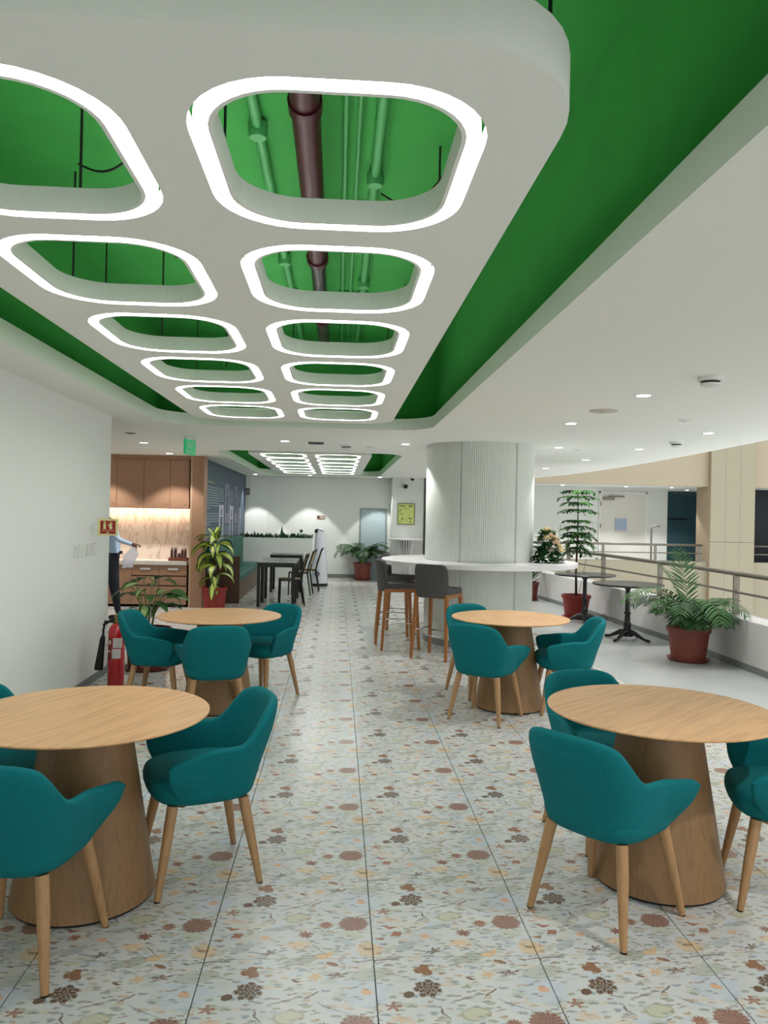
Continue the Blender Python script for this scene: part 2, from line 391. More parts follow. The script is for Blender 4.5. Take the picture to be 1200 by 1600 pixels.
# ceiling with the two openings
op1 = rrect(-1.85, 0.96, 0.75, 8.25, 0.42)[::-1]
op2 = rrect(-1.85, 0.97, 11.5, 18.55, 0.42)[::-1]
edge = [(4.45, -3), (4.5, 3), (4.58, 6), (4.70, 8.2), (4.80, 9.7), (4.88, 11.6), (4.90, 13.0), (4.86, 14.4), (4.72, 16), (4.5, 17.3), (4.1, 18.5), (3.6, 19.5)]
q = MB(); q.plate([[(-4.75, -3)]+edge+[(-4.75, 19.5)], op1, op2], CZ, CZ+0.12)
struct('ceiling', q, CEIL)
for k, (x0, x1, y0, y1) in enumerate(((-1.93, 1.04, 0.67, 8.33), (-1.93, 1.05, 11.42, 18.63))):
    q = MB(); z0, z1 = CZ+0.12, 3.47
    q.box(x0-.05, x0, y0, y1, z0, z1); q.box(x1, x1+.05, y0, y1, z0, z1)
    q.box(x0-.05, x1+.05, y0-.05, y0, z0, z1); q.box(x0-.05, x1+.05, y1, y1+.05, z0, z1)
    q.box(x0-.05, x1+.05, y0-.05, y1+.05, z1, z1+.1)
    struct('ceiling_cavity', q, GREEN)

# left wall, kitchen alcove walls, slate wall, back wall
q = MB(); q.box(-2.37, -2.22, -3, 7.68, -.05, CZ); struct('wall_left', q, WHITE)
q = MB(); q.box(-2.235, -2.21, -3, 7.67, 0, 0.07); struct('baseboard_left', q, SKIRT)
q = MB(); q.box(-4.9, -4.75, -3, 19.5, -.3, CZ); struct('wall_alcove', q, WHITE)
q = MB(); q.box(-4.75, -2.46, 13.42, 13.5, -.05, CZ); struct('wall_kitchen', q, WHITE)
q = MB(); q.box(-2.46, -2.3, 13.2, 19.45, -.05, CZ); struct('wall_slate', q, mat('slate_blue_paint', (66, 82, 96), 0.7))
MAINY = 19.3
q = MB()
wallback = MB()
wallback.box(-2.45, 0.545, MAINY, MAINY+.15, 0, CZ).box(1.225, 3.6, MAINY, MAINY+.15, 0, CZ).box(0.545, 1.225, MAINY, MAINY+.15, 1.74, CZ)
wb = struct('wall_back', wallback, WHITE)
for x0, x1 in ((-2.28, -1.72), (-1.705, 0.53)):
    MB().box(x0, x1, MAINY-.012, MAINY, 0.08, CZ-.02).build('wall_panel', WHITE, wb)
q = MB(); q.box(-2.3, 0.54, MAINY-.03, MAINY, 0, .09); struct('baseboard_back', q, SKIRT)
q = MB(); q.box(1.31, 2.08, 18.75, MAINY, 0, CZ); struct('trim_1', q, WHITE)
q = MB(); q.box(2.2, 2.75, 18.6, MAINY, 0, CZ); struct('trim_2', q, mat('beige_panel', (196, 186, 170), .6))
q = MB(); q.box(.58, 1.19, MAINY+.02, MAINY+.06, 0, 1.72); d1 = struct('door_1', q, GLASSW)
q = MB(); q.box(.545, .58, MAINY-.02, MAINY+.1, 0, 1.74).box(1.19, 1.225, MAINY-.02, MAINY+.1, 0, 1.74).box(.58, 1.19, MAINY-.02, MAINY+.1, 1.72, 1.745)
q.build('door_frame', mat('grey_frame', (140, 152, 154), .4, .3), d1)

# parapet on the right and the rails on it
inner = [(4.42, -3), (4.42, 9.9), (4.34, 10.9), (4.24, 12.6), (4.02, 14.7), (3.78, 16.3), (3.5, 18), (3.4, 19.3)]
outer = [(4.74, -3), (4.74, 9.9), (4.66, 11.1), (4.54, 12.8), (4.32, 14.9), (4.08, 16.5), (3.8, 18.1), (3.7, 19.3)]
q = MB(); q.plate([inner+outer[::-1]], -0.6, 0.53); struct('wall_parapet', q, mat('parapet_paint', (206, 204, 202), .6))
q = MB(); q.plate([[(x-.012, y) for x, y in inner]+[(x, y) for x, y in inner[::-1]]], -0.001, 0.07); struct('baseboard_right', q, SKIRT)
railt = thing('handrail', 'near stainless steel handrail running along the top of the white parapet', 'handrail', (4.58, 9, .53))
def railpath(z, d=0.0): return [((a[0]+b[0])/2-4.58+d, (a[1]+b[1])/2-9, z-.53) for a, b in zip(inner, outer)]
MB().tube(railpath(1.0), .028, 10).build('top_rail', STEEL, railt, smooth=180)
MB().tube(railpath(.79), .015, 8).build('lower_rail', STEEL, railt, smooth=180)
def railx(y):
    P = [((a[0]+b[0])/2, (a[1]+b[1])/2) for a, b in zip(inner, outer)]
    for a, b in zip(P, P[1:]):
        if a[1] <= y <= b[1]: return a[0]+(b[0]-a[0])*(y-a[1])/(b[1]-a[1])
for yy in (4.9, 6.8, 8.62, 10.6, 12.55, 14.0, 15.8):
    MB().box(-.035, .035, -.012, .012, 0, .46).build('post', STEEL, railt, loc=(railx(yy)-4.58, yy-9, 0))

# far side of the atrium
FY = 18.4
q = MB(); q.box(4.9, 9.02, FY, FY+.2, -4, .6).box(10.13, 16, FY, FY+.2, -4, .6); struct('wall_far_parapet', q, CREAM)
q = MB(); q.box(3.4, 9.02, FY, FY+.2, 2.44, 7).box(10.13, 16, FY, FY+.2, 2.44, 7); struct('wall_far_fascia', q, mat('warm_fascia', (168, 156, 134), .6))
q = MB(); q.box(3.75, 16, FY+.2, 23, 2.44, 2.5); struct('ceiling_far', q, WHITE)
q = MB(); q.box(3.85, 16, FY+.2, 23, -.3, 0); struct('floor_far', q, VINYL)
q = MB(); q.box(3.3, 8.97, 20.6, 20.75, 0, CZ); struct('wall_far', q, WHITE)
q = MB(); q.box(10.1, 16, 19.6, 19.7, 0, CZ); struct('window_2', q, mat('night_glass', (14, 22, 28), .5, spec=.3))
q = MB(); q.box(8.97, 11.5, 21.9, 22, 0, CZ); w1 = struct('window_1', q, GLASSD)
MB().box(9.35, 9.38, 21.86, 21.9, 0, CZ).box(8.97, 10.1, 21.86, 21.9, 1.62, 1.65).build('mullion', BLACK, w1)
pil = MB(); pil.box(9.02, 10.13, 18.27, 19.0, -4, 7); pl = struct('wall_pillar', pil, CREAMD)
for i in range(3):
    for (z0, z1) in ((-4, -1.4), (-1.39, 1.09), (1.10, 3.6), (3.61, 7)):
        MB().box(9.02+i*.37, 9.02+i*.37+.366, 18.25, 18.27, z0, z1).build('cladding_panel', CREAM, pl)
q = MB(); q.box(7.1, 8.35, 20.56, 20.6, 0, 2.3); d2 = struct('door_2', q, mat('door_white', (212, 210, 202), .5))
MB().box(7.06, 7.1, 20.55, 20.6, 0, 2.34).box(8.35, 8.39, 20.55, 20.6, 0, 2.34).box(7.06, 8.39, 20.55, 20.6, 2.3, 2.34).build('door_frame', mat('frame_white', (226, 224, 218), .5), d2)
MB().box(7.50, 7.82, 20.535, 20.56, 1.30, 1.62).build('vision_panel', GLASSB, d2)
MB().box(7.48, 7.84, 20.53, 20.555, 1.27, 1.30).box(7.48, 7.84, 20.53, 20.555, 1.62, 1.65).build('panel_trim', PAPER, d2)
MB().box(7.16, 7.46, 20.49, 20.56, 2.12, 2.2).box(7.3, 7.75, 20.47, 20.5, 2.2, 2.23, rot=Matrix.Rotation(.15, 3, 'Z'), piv=(7.3, 20.5, 2.2)).build('door_closer', STEEL, d2)
for z in (.35, 1.35, 1.95):
    MB().box(7.085, 7.105, 20.53, 20.56, z, z+.12).build('hinge', STEEL, d2)
fr = thing('handrail', 'far railing on the cream wall across the atrium, left of the cream pillar', 'handrail', (7, FY+.05, .6))
for z, r in ((.40, .028), (.20, .014), (.0, .014)):
    MB().tube([(-2.4, 0, z), (1.92, 0, z)], r, 8).build('rail', STEEL, fr, smooth=180)
for x in (-1.9, -.55, .75, 1.85): MB().box(x-.03, x+.03, -.012, .012, -.0, .4).build('post', STEEL, fr)
fr2 = thing('handrail', 'short far railing in front of the dark window right of the cream pillar', 'handrail', (10.2, FY+.05, .6))
for z in (.40, .20): MB().tube([(0, 0, z), (4, 0, z)], .02, 8).build('rail', STEEL, fr2, smooth=180)
for x in (1, 3): MB().box(x-.03, x+.03, -.012, .012, -.0, .4).build('post', STEEL, fr2)
for i, (x, lab, m) in enumerate(((6.48, 'orange square switch plate, leftmost on the far corridor wall', mat('orange_plate', (150, 92, 60), .5)),
                                 (6.64, 'dark green square switch plate on the far corridor wall', mat('green_plate', (46, 70, 50), .5)),
                                 (6.80, 'narrow black card reader beside the far white door', BLACK))):
    h = .13 if i < 2 else .19; w = .055 if i < 2 else .03
    t = thing('wall_switch' if i < 2 else 'card_reader', lab, 'switch', (x, 20.6, 1.14-h/2))
    MB().box(-w, w, -.02, 0, 0, h).build('plate', m, t, bevel=.004)
    MB().box(-w*.4, w*.4, -.028, -.02, h*.3, h*.6).build('button', m, t)
t = thing('exit_button_pole', 'slim grey pole with a bent head in front of the far white door', 'pole', (8.12, 19.6, 0))
MB().tube([(0, 0, 0), (0, 0, 1.36), (.02, -.02, 1.42), (.14, -.05, 1.45)], .022, 8).build('pole', STEEL, t, smooth=180)
MB().box(.12, .2, -.08, -.03, 1.42, 1.47).build('head', STEEL, t, bevel=.005)
MB().ring([(.1, 0), (.1, .02)], 16).build('base', STEEL, t)

# ------------------------------------------------------------------ ceiling rafts with light rings
def raft(yoff, label, pan_mat):
    cx, cyy = -0.45, yoff+3.15
    r = thing('ceiling_raft', label, 'ceiling light', (cx, cyy, CZ))
    out = [(x-cx, y-cyy) for x, y in rrect(-1.41, .51, yoff, yoff+6.3, .36, p=2.2)]
    holes = []; spec = []
    for k in range(6):
        for (x0, x1) in ((-1.235, -.52), (-.375, .34)):
            y0 = yoff+.165+k*1.008; y1 = y0+.86
            spec.append((x0-cx, x1-cx, y0-cyy, y1-cyy))
            holes.append(rrect(x0-cx, x1-cx, y0-cyy, y1-cyy, .25, 9)[::-1])
    q = MB(); q.plate([out]+holes, 0, .05); q.build('panel', pan_mat, r)
    q = MB(); q.plate([out, [(x*.965, y*.989) for x, y in out][::-1]], .05, .12); q.build('edge_band', pan_mat, r)
    for (x0, x1, y0, y1) in spec:
        g = .014; w = .034
        def ins(d): return rrect(x0+d, x1-d, y0+d, y1-d, max(.03, .25-d), 9)
        MB().plate([ins(g), ins(g+w)[::-1]], .010, .03).build('led_ring', LIGHTM, r)
        MB().plate([ins(g+w), ins(g+w+.012)[::-1]], 0.0, .075).build('reveal', CEIL, r)
    for (x, y) in ((-.93, -2.9), (.9, -2.9), (-.93, 0), (.9, 0), (-.93, 2.9), (.9, 2.9), (.04, -1.95), (.04, 2)):
        MB().tube([(x, y, .12), (x, y, .97)], .005, 6).build('hanger_rod', BLACK, r)
    return r
raft(1.45, 'nearer white ceiling raft with twelve glowing rounded frames over the aisle', CEIL)
raft(11.78, 'farther white ceiling raft with glowing rounded frames beyond the column', CEIL)
# services on the green soffit
t = thing('fire_main', 'thick dark red pipe running under the green soffit', 'pipe', (-.17, 4.5, 3.28))
MB().tube([(0, -3.7, 0), (0, .62, 0)], .062, 16).build('pipe', REDPIPE, t, smooth=60)
MB().tube([(0, .62, 0), (0, 3.75, 0)], .052, 16).build('reduced_pipe', DARKPIPE, t, smooth=60)
for y in (-2.6, -1.3, .62, 2.2): MB().tube([(0, y-.04, 0), (0, y+.04, 0)], .072, 16).build('coupling', REDPIPE, t, smooth=60)
for y in (-3, 0, 3): MB().tube([(0, y, .05), (0, y, .19)], .006, 6).build('hanger', BLACK, t)
for i, (x, r, lab) in enumerate(((-.42, .026, 'green painted conduit with round boxes left of the red pipe'), (.0, .012, 'thin green conduit nearest the red pipe on its right'),
                                 (.065, .010, 'second thin green conduit right of the red pipe'), (.165, .026, 'thick green painted conduit with a round box right of the red pipe'))):
    t = thing('conduit', lab, 'pipe', (x, 4.5, 3.43))
    MB().tube([(0, -3.7, 0), (0, 3.75, 0)], r, 10).build('tube', GREEN_PIPE, t, smooth=60)
    for y in ((-.78, 1.1, 2.4) if i == 0 else (-.3, 1.6) if i == 3 else ()):
        MB().ring([(.040, -.05), (.048, -.03), (.048, .02)], 16, (0, y)).build('junction_box', GREEN_PIPE, t, smooth=40)
    for y in (-3, -1.7, .4, 2): MB().box(-r-.02, r+.02, y-.015, y+.015, -r, .04).build('clip', GREEN_PIPE, t)
for i, (x0, y0, x1, y1, lab) in enumerate(((.2, 4.2, .55, 4.0, 'loose thin cable sagging beside the thick green conduit, nearest frame'), (.2, 6.3, .5, 6.1, 'loose thin cable sagging above the third glowing frame'),
                                        (-1.35, 4.0, -.9, 3.7, 'loose dark cable above the nearest left glowing frame'))):
    P = []
    for k in range(13):
        u = k/12; P.append((x0+(x1-x0)*u-x0, y0+(y1-y0)*u-y0, -.12*math.sin(PI*u)+.08*u))
    P += [(x1-x0, y1-y0, -.25)]
    t = tag(MB().tube(P, .006, 6).build('cable', BLACKM, smooth=180), lab, 'cable'); t.location = (x0, y0, 3.34)
for i, y in enumerate((3.2, 4.7, 6.6)):
    t = tag(MB().box(-.55, .45, -.014, .014, 0, .03).build('support_channel', GREEN_PIPE), ['nearest', 'middle', 'farthest'][i]+' green steel channel crossing left of the red pipe', 'channel'); t.location = (-1.1, y, 3.43)
for i, (x, y) in enumerate(((-1.12, 3.35), (-.83, 3.9), (-1.5, 4.4), (-1.28, 5.6), (.48, 3.9), (.62, 5.3), (-.65, 5.4), (-1.0, 6.8))):
    t = tag(MB().tube([(0, 0, 0), (0, 0, .62)], .006, 6).build('drop_rod', BLACKM), 'thin dark rod hanging from the green soffit above the '+['nearest left frame, left one', 'nearest left frame, right one', 'second left frame', 'third left frame', 'nearest right frame, beside the cable', 'third right frame', 'aisle between third frames', 'fourth left frame'][i], 'rod', 'drop rods in the green ceiling cavity'); t.location = (x, y, 2.85)

# ------------------------------------------------------------------ lights and ceiling devices
def downlight(x, y, label, power=DOWN, z=CZ, blend=.35, ang=95):
    t = thing('downlight', label, 'downlight', (x, y, z), group='round downlights in the white ceilings')
    MB().ring([(.052, -.004), (.068, -.004), (.070, 0)], 24, cap0=False, cap1=False).build('trim_ring', WHITE, t)
    MB().ring([(.052, -.003), (.052, -.001)], 24).build('lens', LAMPM, t)
    l = bpy.data.lights.new('downlight_lamp', 'SPOT'); l.energy = power*PI*2; l.spot_size = math.radians(ang); l.spot_blend = blend; l.shadow_soft_size = .04
    l.color = (1.0, .98, .97)
    o = bpy.data.objects.new('downlight_lamp', l); COL.objects.link(o); o.parent = t; o.location = (0, 0, -.02)
    return t
DL = [(2.2, 5.5, 'large-looking downlight nearest the camera on the right ceiling'), (2.2, 7.25, 'downlight right of the aisle, behind the nearest right one'),
      (2.81, 9.76, 'downlight just right of the column top'), (3.79, 11.7, 'downlight in front of the tall potted tree, mid right ceiling'),
      (3.83, 9.68, 'downlight above the nearer black bistro table'), (3.78, 7.72, 'rightmost visible downlight near the curved ceiling edge'),
      (3.76, 13.9, 'smallest downlight close to the right side of the column'), (.84, 9.83, 'downlight just left of the column top'),
      (-.69, 9.84, 'downlight between the two ceiling rafts'), (-2.64, 10.62, 'downlight in front of the kitchen alcove, nearer one'),
      (-2.7, 12.5, 'downlight close to the kitchen wall cupboards'),
      (3.8, 5.7, 'unseen added downlight over the parapet near the camera'), (2.2, 1.9, 'unseen added downlight above the camera on the right'), (2.6, 13.0, 'added fill downlight hidden behind the column, nearer one'), (2.9, 16.0, 'added fill downlight hidden behind the column, farther one')]  # last four downlights are out of view, added only for more light
for x, y, l in DL: downlight(x, y, l, 7 if y == 1.9 else 12 if y in (13.0, 16.0) else DOWN)
for x, l in ((-.69, 'left downlight by the back wall'), (1.0, 'right downlight by the back wall'), (-2.0, 'downlight over the planter at the back wall')):
    downlight(x, 18.72, l, 7, ang=74, blend=.15)
downlight(-3.8, 12.5, 'downlight over the hidden left end of the kitchen', DOWN)
for x, l in ((5.7, 'leftmost downlight of the far corridor across the atrium'), (7.35, 'middle downlight of the far corridor across the atrium'), (8.55, 'right downlight of the far corridor across the atrium')):
    downlight(x, 19.4, l, 9, z=2.44)
downlight(9.6, 20.8, 'downlight in front of the dark glass across the atrium', 5, z=2.44)
def smoke(x, y, label):
    t = thing('smoke_detector', label, 'smoke detector', (x, y, CZ))
    MB().ring([(.075, 0), (.075, -.022), (.068, -.026)], 28).build('base', WHITE, t, smooth=40)
    MB().ring([(.058, -.026), (.058, -.040)], 28).build('vent_slot', BLACK, t)
    MB().ring([(.062, -.040), (.058, -.052), (.04, -.058)], 28).build('cap', WHITE, t, smooth=40)
smoke(2.32, 4.73, 'large smoke detector on the right ceiling nearest the camera')
smoke(3.88, 8.7, 'smoke detector near the curved ceiling edge on the right')
smoke(.09, 10.15, 'small smoke detector between the two ceiling rafts')
def disc(x, y, r, name, label, cat, m=WHITE):
    t = thing(name, label, cat, (x, y, CZ))
    MB().ring([(r, 0), (r, -.004), (r*.92, -.008)], 28).build('plate', m, t, smooth=30)
    MB().ring([(r*.3, -.008), (r*.28, -.016)], 20).build('centre_cap', m, t, smooth=30)
disc(2.2, 6.34, .12, 'ceiling_speaker', 'flat round white cover on the right ceiling between two downlights', 'speaker', mat('offwhite', (196, 188, 178), .6))
disc(3.11, 6.8, .055, 'sprinkler_cover', 'small round sprinkler cover on the right ceiling', 'sprinkler')
disc(3.13, 10.0, .05, 'sprinkler_cover', 'small round sprinkler cover near the column', 'sprinkler')
disc(-2.47, 9.3, .06, 'sprinkler_cover', 'small sprinkler cover on the ceiling in front of the kitchen', 'sprinkler', mat('tan_cover', (150, 130, 110), .6))
disc(.41, 10.34, .05, 'sprinkler_cover', 'small sprinkler cover on the ceiling before the second raft', 'sprinkler')
t = thing('access_vent', 'narrow dark slotted vent in the ceiling between the rafts', 'vent', (-.3, 9.95, CZ))
MB().box(-.1, .1, -.1, .1, -.012, 0).build('frame', SKIRT, t)
for i in range(4): MB().box(-.09, .09, -.08+i*.042, -.06+i*.042, -.018, -.012).build('slat', BLACK, t)
t = thing('dome_camera', 'small dark dome security camera on the ceiling left of the column', 'camera', (1.76, 18.4, CZ))
MB().ring([(.07, 0), (.07, -.03)], 20).build('base', WHITE, t); MB().ring([(.05, -.03), (.045, -.06), (.02, -.085)], 20).build('dome', BLACK, t, smooth=180)
t = thing('bullet_camera', 'black bullet security camera on the pilaster above the yellow plan', 'camera', (1.62, 18.75, 2.3))
MB().box(-.03, .03, -.06, 0, .02, .08).build('bracket', WHITE, t); MB().box(-.045, .045, -.2, -.03, -.06, .03).build('body', BLACK, t, bevel=.01)
MB().ring([(.03, 0), (.03, .02)], 16).build('lens', BLACK, t, loc=(0, -.2, -.04))

# ------------------------------------------------------------------ column and bar counter
CX, CY, CR = 1.82, 9.89, .69
q = MB(); q.ring([(CR-.02, 0), (CR-.02, CZ)], 64, (CX, CY)); col_ = struct('wall_column', q, WHITE)
PANEL = mat('reeded_panel', (204, 210, 202), .6, var=.04, vscale=3)
for k in range(6):
    a0 = math.radians(-120+60*k)+.004; a1 = math.radians(-60+60*k)-.004; n = 56; P = []
    for i in range(n+1):
        a = a0+(a1-a0)*i/n; r = CR+(.0 if i % 2 else -.0035)
        if i in (0, n): r = CR-.015
        P.append([(CX+r*math.cos(a), CY+r*math.sin(a), z) for z in (.08, CZ)])
    m_ = MB(); m_.grid(P); m_.build('reeded_panel', PANEL, col_)
MB().ring([(CR+.004, 0), (CR+.004, .08)], 64, (CX, CY), cap1=True).build('plinth', SKIRT, col_)
t = thing('bar_counter', 'round white bar counter wrapped around the reeded column', 'counter', (CX, CY, 0))
o_ = [(1.25*math.cos(2*PI*i/72), 1.25*math.sin(2*PI*i/72)) for i in range(72)]
i_ = [((CR+.004)*math.cos(2*PI*i/72), (CR+.004)*math.sin(2*PI*i/72)) for i in range(72)][::-1]
MB().plate([o_, i_], .98, 1.035).build('worktop', SOLID, t, bevel=.012)
def stool(x, y, fx, fy, label):
    t = thing('bar_stool', label, 'stool', (x, y, 0), yaw_of(fx, fy), 'bar stools at the round counter')
    s = MB(); s.plate([rrect(-.215, .215, -.20, .21, .07, 6)], .725, .785); s.build('seat', GREYF, t, bevel=.018, smooth=40)
    P = []
    for i in range(9):
        u = -1+i/4; P.append([(u*.205*(1-.05*(1-v/6)), -.235+.05*u*u-.035*(v/6), .69+.365*v/6) for v in range(7)])
    b_ = MB()
    outl = rrect(-.205, .205, .69, 1.055, .07, 6)
    for face in (0, 1):
        pass
    def bend(px, off): return -.215+.055*(px/.205)**2+off
    tri = tessellate_polygon([[Vector((a, b, 0)) for a, b in outl]])
    V0 = [b_.bm.verts.new((a, bend(a, -.024)-.10*(b-.69), b)) for a, b in outl]; V1 = [b_.bm.verts.new((a, bend(a, .024)-.10*(b-.69), b)) for a, b in outl]
    # strips across so that the curve bends smoothly
    left = sorted(range(len(outl)), key=lambda i: outl[i][0])
    b_.bm.free(); b_ = MB()
    cols_ = []
    for i in range(15):
        px = -.205+.41*i/14; dx = max(0, abs(px)-(.205-.07)); cut_ = .07-math.sqrt(max(0, .07**2-dx*dx))
        if abs(px) <= .135: cut_ = 0
        lo, hi = .69+cut_, 1.055-cut_
        cols_.append([(px, bend(px, (-.026 if s_ else .026)*(1 if 0 < i < 14 else .4))-.10*(z-.69), z) for s_, zs in ((1, [lo+(hi-lo)*k/5 for k in range(6)]), (0, [lo+(hi-lo)*k/5 for k in range(5, -1, -1)])) for z in zs])
    cols_ = [c+[c[0]] for c in cols_]
    b_.grid(cols_); bmesh.ops.remove_doubles(b_.bm, verts=b_.bm.verts, dist=1e-5); bmesh.ops.holes_fill(b_.bm, edges=b_.bm.edges)
    b_.build('backrest', GREYF, t, smooth=50, bevel=.006)
    fr_ = MB(); fr_.box(-.20, .20, -.19, -.16, .68, .724).box(-.20, .20, .17, .20, .68, .724).box(-.20, -.17, -.16, .17, .68, .724).box(.17, .20, -.16, .17, .68, .724)
    fr_.build('seat_frame', AMBER, t)
    for sx in (-1, 1):
        for sy_ in (-1, 1):
            l = MB(); n = 10
            tp = Vector((sx*.185, sy_*.175+(.005 if sy_ > 0 else 0), .72)); bt_ = Vector((sx*.215, sy_*.225, 0))
            rows = []
            for k in range(n+1):
                u = k/n; c = tp.lerp(bt_, u); w = .021-.006*u
                rows.append([(c.x-w, c.y-w, c.z), (c.x+w, c.y-w, c.z), (c.x+w, c.y+w, c.z), (c.x-w, c.y+w, c.z), (c.x-w, c.y-w, c.z)])
            l.grid(rows); bmesh.ops.remove_doubles(l.bm, verts=l.bm.verts, dist=1e-5); bmesh.ops.holes_fill(l.bm, edges=l.bm.edges)
            l.build('leg', AMBER, t, bevel=.004)
    for a, b in (((-.205, .21), (.205, .21)), ((-.205, -.21), (.205, -.21)), ((-.205, -.21), (-.205, .21)), ((.205, -.21), (.205, .21))):
        z = .27 if a[1] == b[1] else .31
        MB().tube([(a[0], a[1], z), (b[0], b[1], z)], .007, 8).build('footrest', CHROME, t, smooth=180)
    return t
s1 = stool(1.15, 8.67, .555, .83, 'grey bar stool with its back to the camera, nearest of the three at the column')
kids_once(s1)
copy_tree(s1, (.74, 9.3, 0), yaw_of(1, .12), 'grey bar stool seen side-on, farthest left at the round counter')
copy_tree(s1, (.82, 10.36, 0), yaw_of(.91, -.41), 'grey bar stool behind the other two, dark backrest under the counter edge')

# ------------------------------------------------------------------ oak round tables
def round_table(x, y, label, rz):
    t = thing('round_table', label, 'table', (x, y, 0), rz, 'round oak tables')
    MB().ring([(.40, .722), (.485, .738), (.495, .743), (.495, .748), (.492, .750)], 96).build('tabletop', OAK, t, smooth=25)
    MB().ring([(.286, .012), (.270, .10), (.170, .722)], 64, cap0=True).build('pedestal', OAKB, t, smooth=60)
    MB().ring([(.278, 0), (.278, .012)], 64).build('shadow_line_ring', BLACKM, t)  # black ring stands in for the shadow line under the pedestal
    return t
TB = dict(LN=(-1.02, 3.28), RN=(1.46, 3.39), RB=(1.47, 6.45), LB=(-.94, 6.35))
t0 = round_table(*TB['LN'], 'round oak table at the near left, cut by the left frame edge', -.45); kids_once(t0)
copy_tree(t0, TB['RN']+(0,), -.85, 'round oak table at the near right, cut by the right frame edge')
rb = copy_tree(t0, TB['RB']+(0,), .2, 'round oak table in front of the bar counter column')
pp = MB(); pp.box(-.035, .035, -.004, .004, 0, .035); pp = pp.build('maker_plate', PAPER, rb, bevel=.002)
pp.matrix_local = Matrix.Translation((-.035, -.222, .50)) @ Matrix.Rotation(.16, 4, 'Z') @ Matrix.Rotation(-.16, 4, 'X')
copy_tree(t0, TB['LB']+(0,), 1.2, 'round oak table behind the near left one, by the fire extinguisher')

# ------------------------------------------------------------------ teal tub chairs
def tub_path(n=60):
    """plan of the shell from the left arm front, round the back, to the right arm front; returns (x, y, t)"""
    pts = []
    a, b = .268, .275
    m = n
    for i in range(m+1):
        t = -1+2*i/m
        th = t*PI/2*1.0
        # back: superellipse over |t|<.72, then straight arms
        if abs(t) <= .70:
            th = t/.70*PI/2
            s_, c_ = math.sin(th), math.cos(th)
            x = a*math.copysign(abs(s_)**(2/2.7), s_); y = -b*abs(c_)**(2/2.7)
        else:
            u = (abs(t)-.70)/.30
            x = math.copysign(a+.045*u, t); y = .195*u
        pts.append((x, y, t))
    return pts
def sm(e0, e1, v):
    v = max(0, min(1, (v-e0)/(e1-e0))); return v*v*(3-2*v)
def chair_shell():
    m = MB(); rows = []
    path = tub_path(56)
    # resample evenly by arc length
    L_ = [0]
    for p, q_ in zip(path, path[1:]): L_.append(L_[-1]+math.hypot(q_[0]-p[0], q_[1]-p[1]))
    tot = L_[-1]; n = 56; even = []
    for i in range(n+1):
        s_ = tot*i/n; k = max(j for j in range(len(L_)) if L_[j] <= s_+1e-9); k = min(k, len(path)-2)
        u = (s_-L_[k])/(L_[k+1]-L_[k]+1e-9)
        even.append((path[k][0]+(path[k+1][0]-path[k][0])*u, path[k][1]+(path[k+1][1]-path[k][1])*u, -1+2*i/n))
    for i, (x, y, t) in enumerate(even):
        at = abs(t)
        h = .775-.032*min(1, at/.36)**3
        h = h+(.606-h)*sm(.34, .52, at)                 # back drops to the arms
        h = h-.026*sm(.60, 1.0, at)-.022*max(0, (at-.92)/.08)**2
        th = .046-.008*sm(.3, .6, at)
        nx, ny = 0, 0
        a_, b_ = even[max(i-1, 0)], even[min(i+1, n)]
        tx, ty = b_[0]-a_[0], b_[1]-a_[1]; ll = math.hypot(tx, ty); nx, ny = -ty/ll, tx/ll     # inward normal
        if nx*(-x)+ny*(-y) < 0 and at < .7: nx, ny = -nx, -ny
        if at >= .7: nx, ny = (-math.copysign(1, x), 0)
        arm = sm(.62, 1.0, at)
        a_x = .255; x0_ = x
        def P(k, z, off=0):
            """k scale of the plan, at height z, moved inward by off"""
            x = x0_
            lean = -.055*sm(.45, .80, z)*(1-sm(.35, .75, at))
            yy = y*k+lean
            if at > .7: yy = y*(.70+.30*sm(.35, .50, z))*min(1, k+.1); x = math.copysign(a_x+(abs(x)-a_x)*sm(.38, .52, z), x)
            return (x*k+nx*off, yy+ny*off, z)
        prof = [P(.50, .352), P(.64, .354), P(.75, .366), P(.82, .395), P(.87, .44)]
        for u in (.2, .45, .7, .9): 
            z = .44+(h-.44)*u; prof.append(P(.87+.13*sm(.40, .66, z), z))
        ktop = .87+.13*sm(.40, .66, h)
        prof += [P(ktop, h-.012, .004), P(ktop, h, th*.35), P(ktop, h, th*.7), P(ktop, h-.014, th)]
        for u in (.85, .6, .35, .1):
            z = .43+(h-.014-.43)*u; prof.append(P(.87+.13*sm(.40, .66, z), z, th))
        prof += [P(.78, .40, th*.8), P(.60, .385, th*.5)]
        rows.append(prof)
    V = m.grid(rows)
    # close the arm fronts
    for row in (V[0], V[-1]):
        k = len(row)
        for j in range(k//2):
            a, b, c, d = row[j], row[j+1], row[k-2-j], row[k-1-j]
            if b is c: break
            try: m.bm.faces.new((a, b, c, d) if b is not c else (a, b, d))
            except ValueError: pass
            if j+1 >= k-2-j-1: break
    # underside disc
    return m
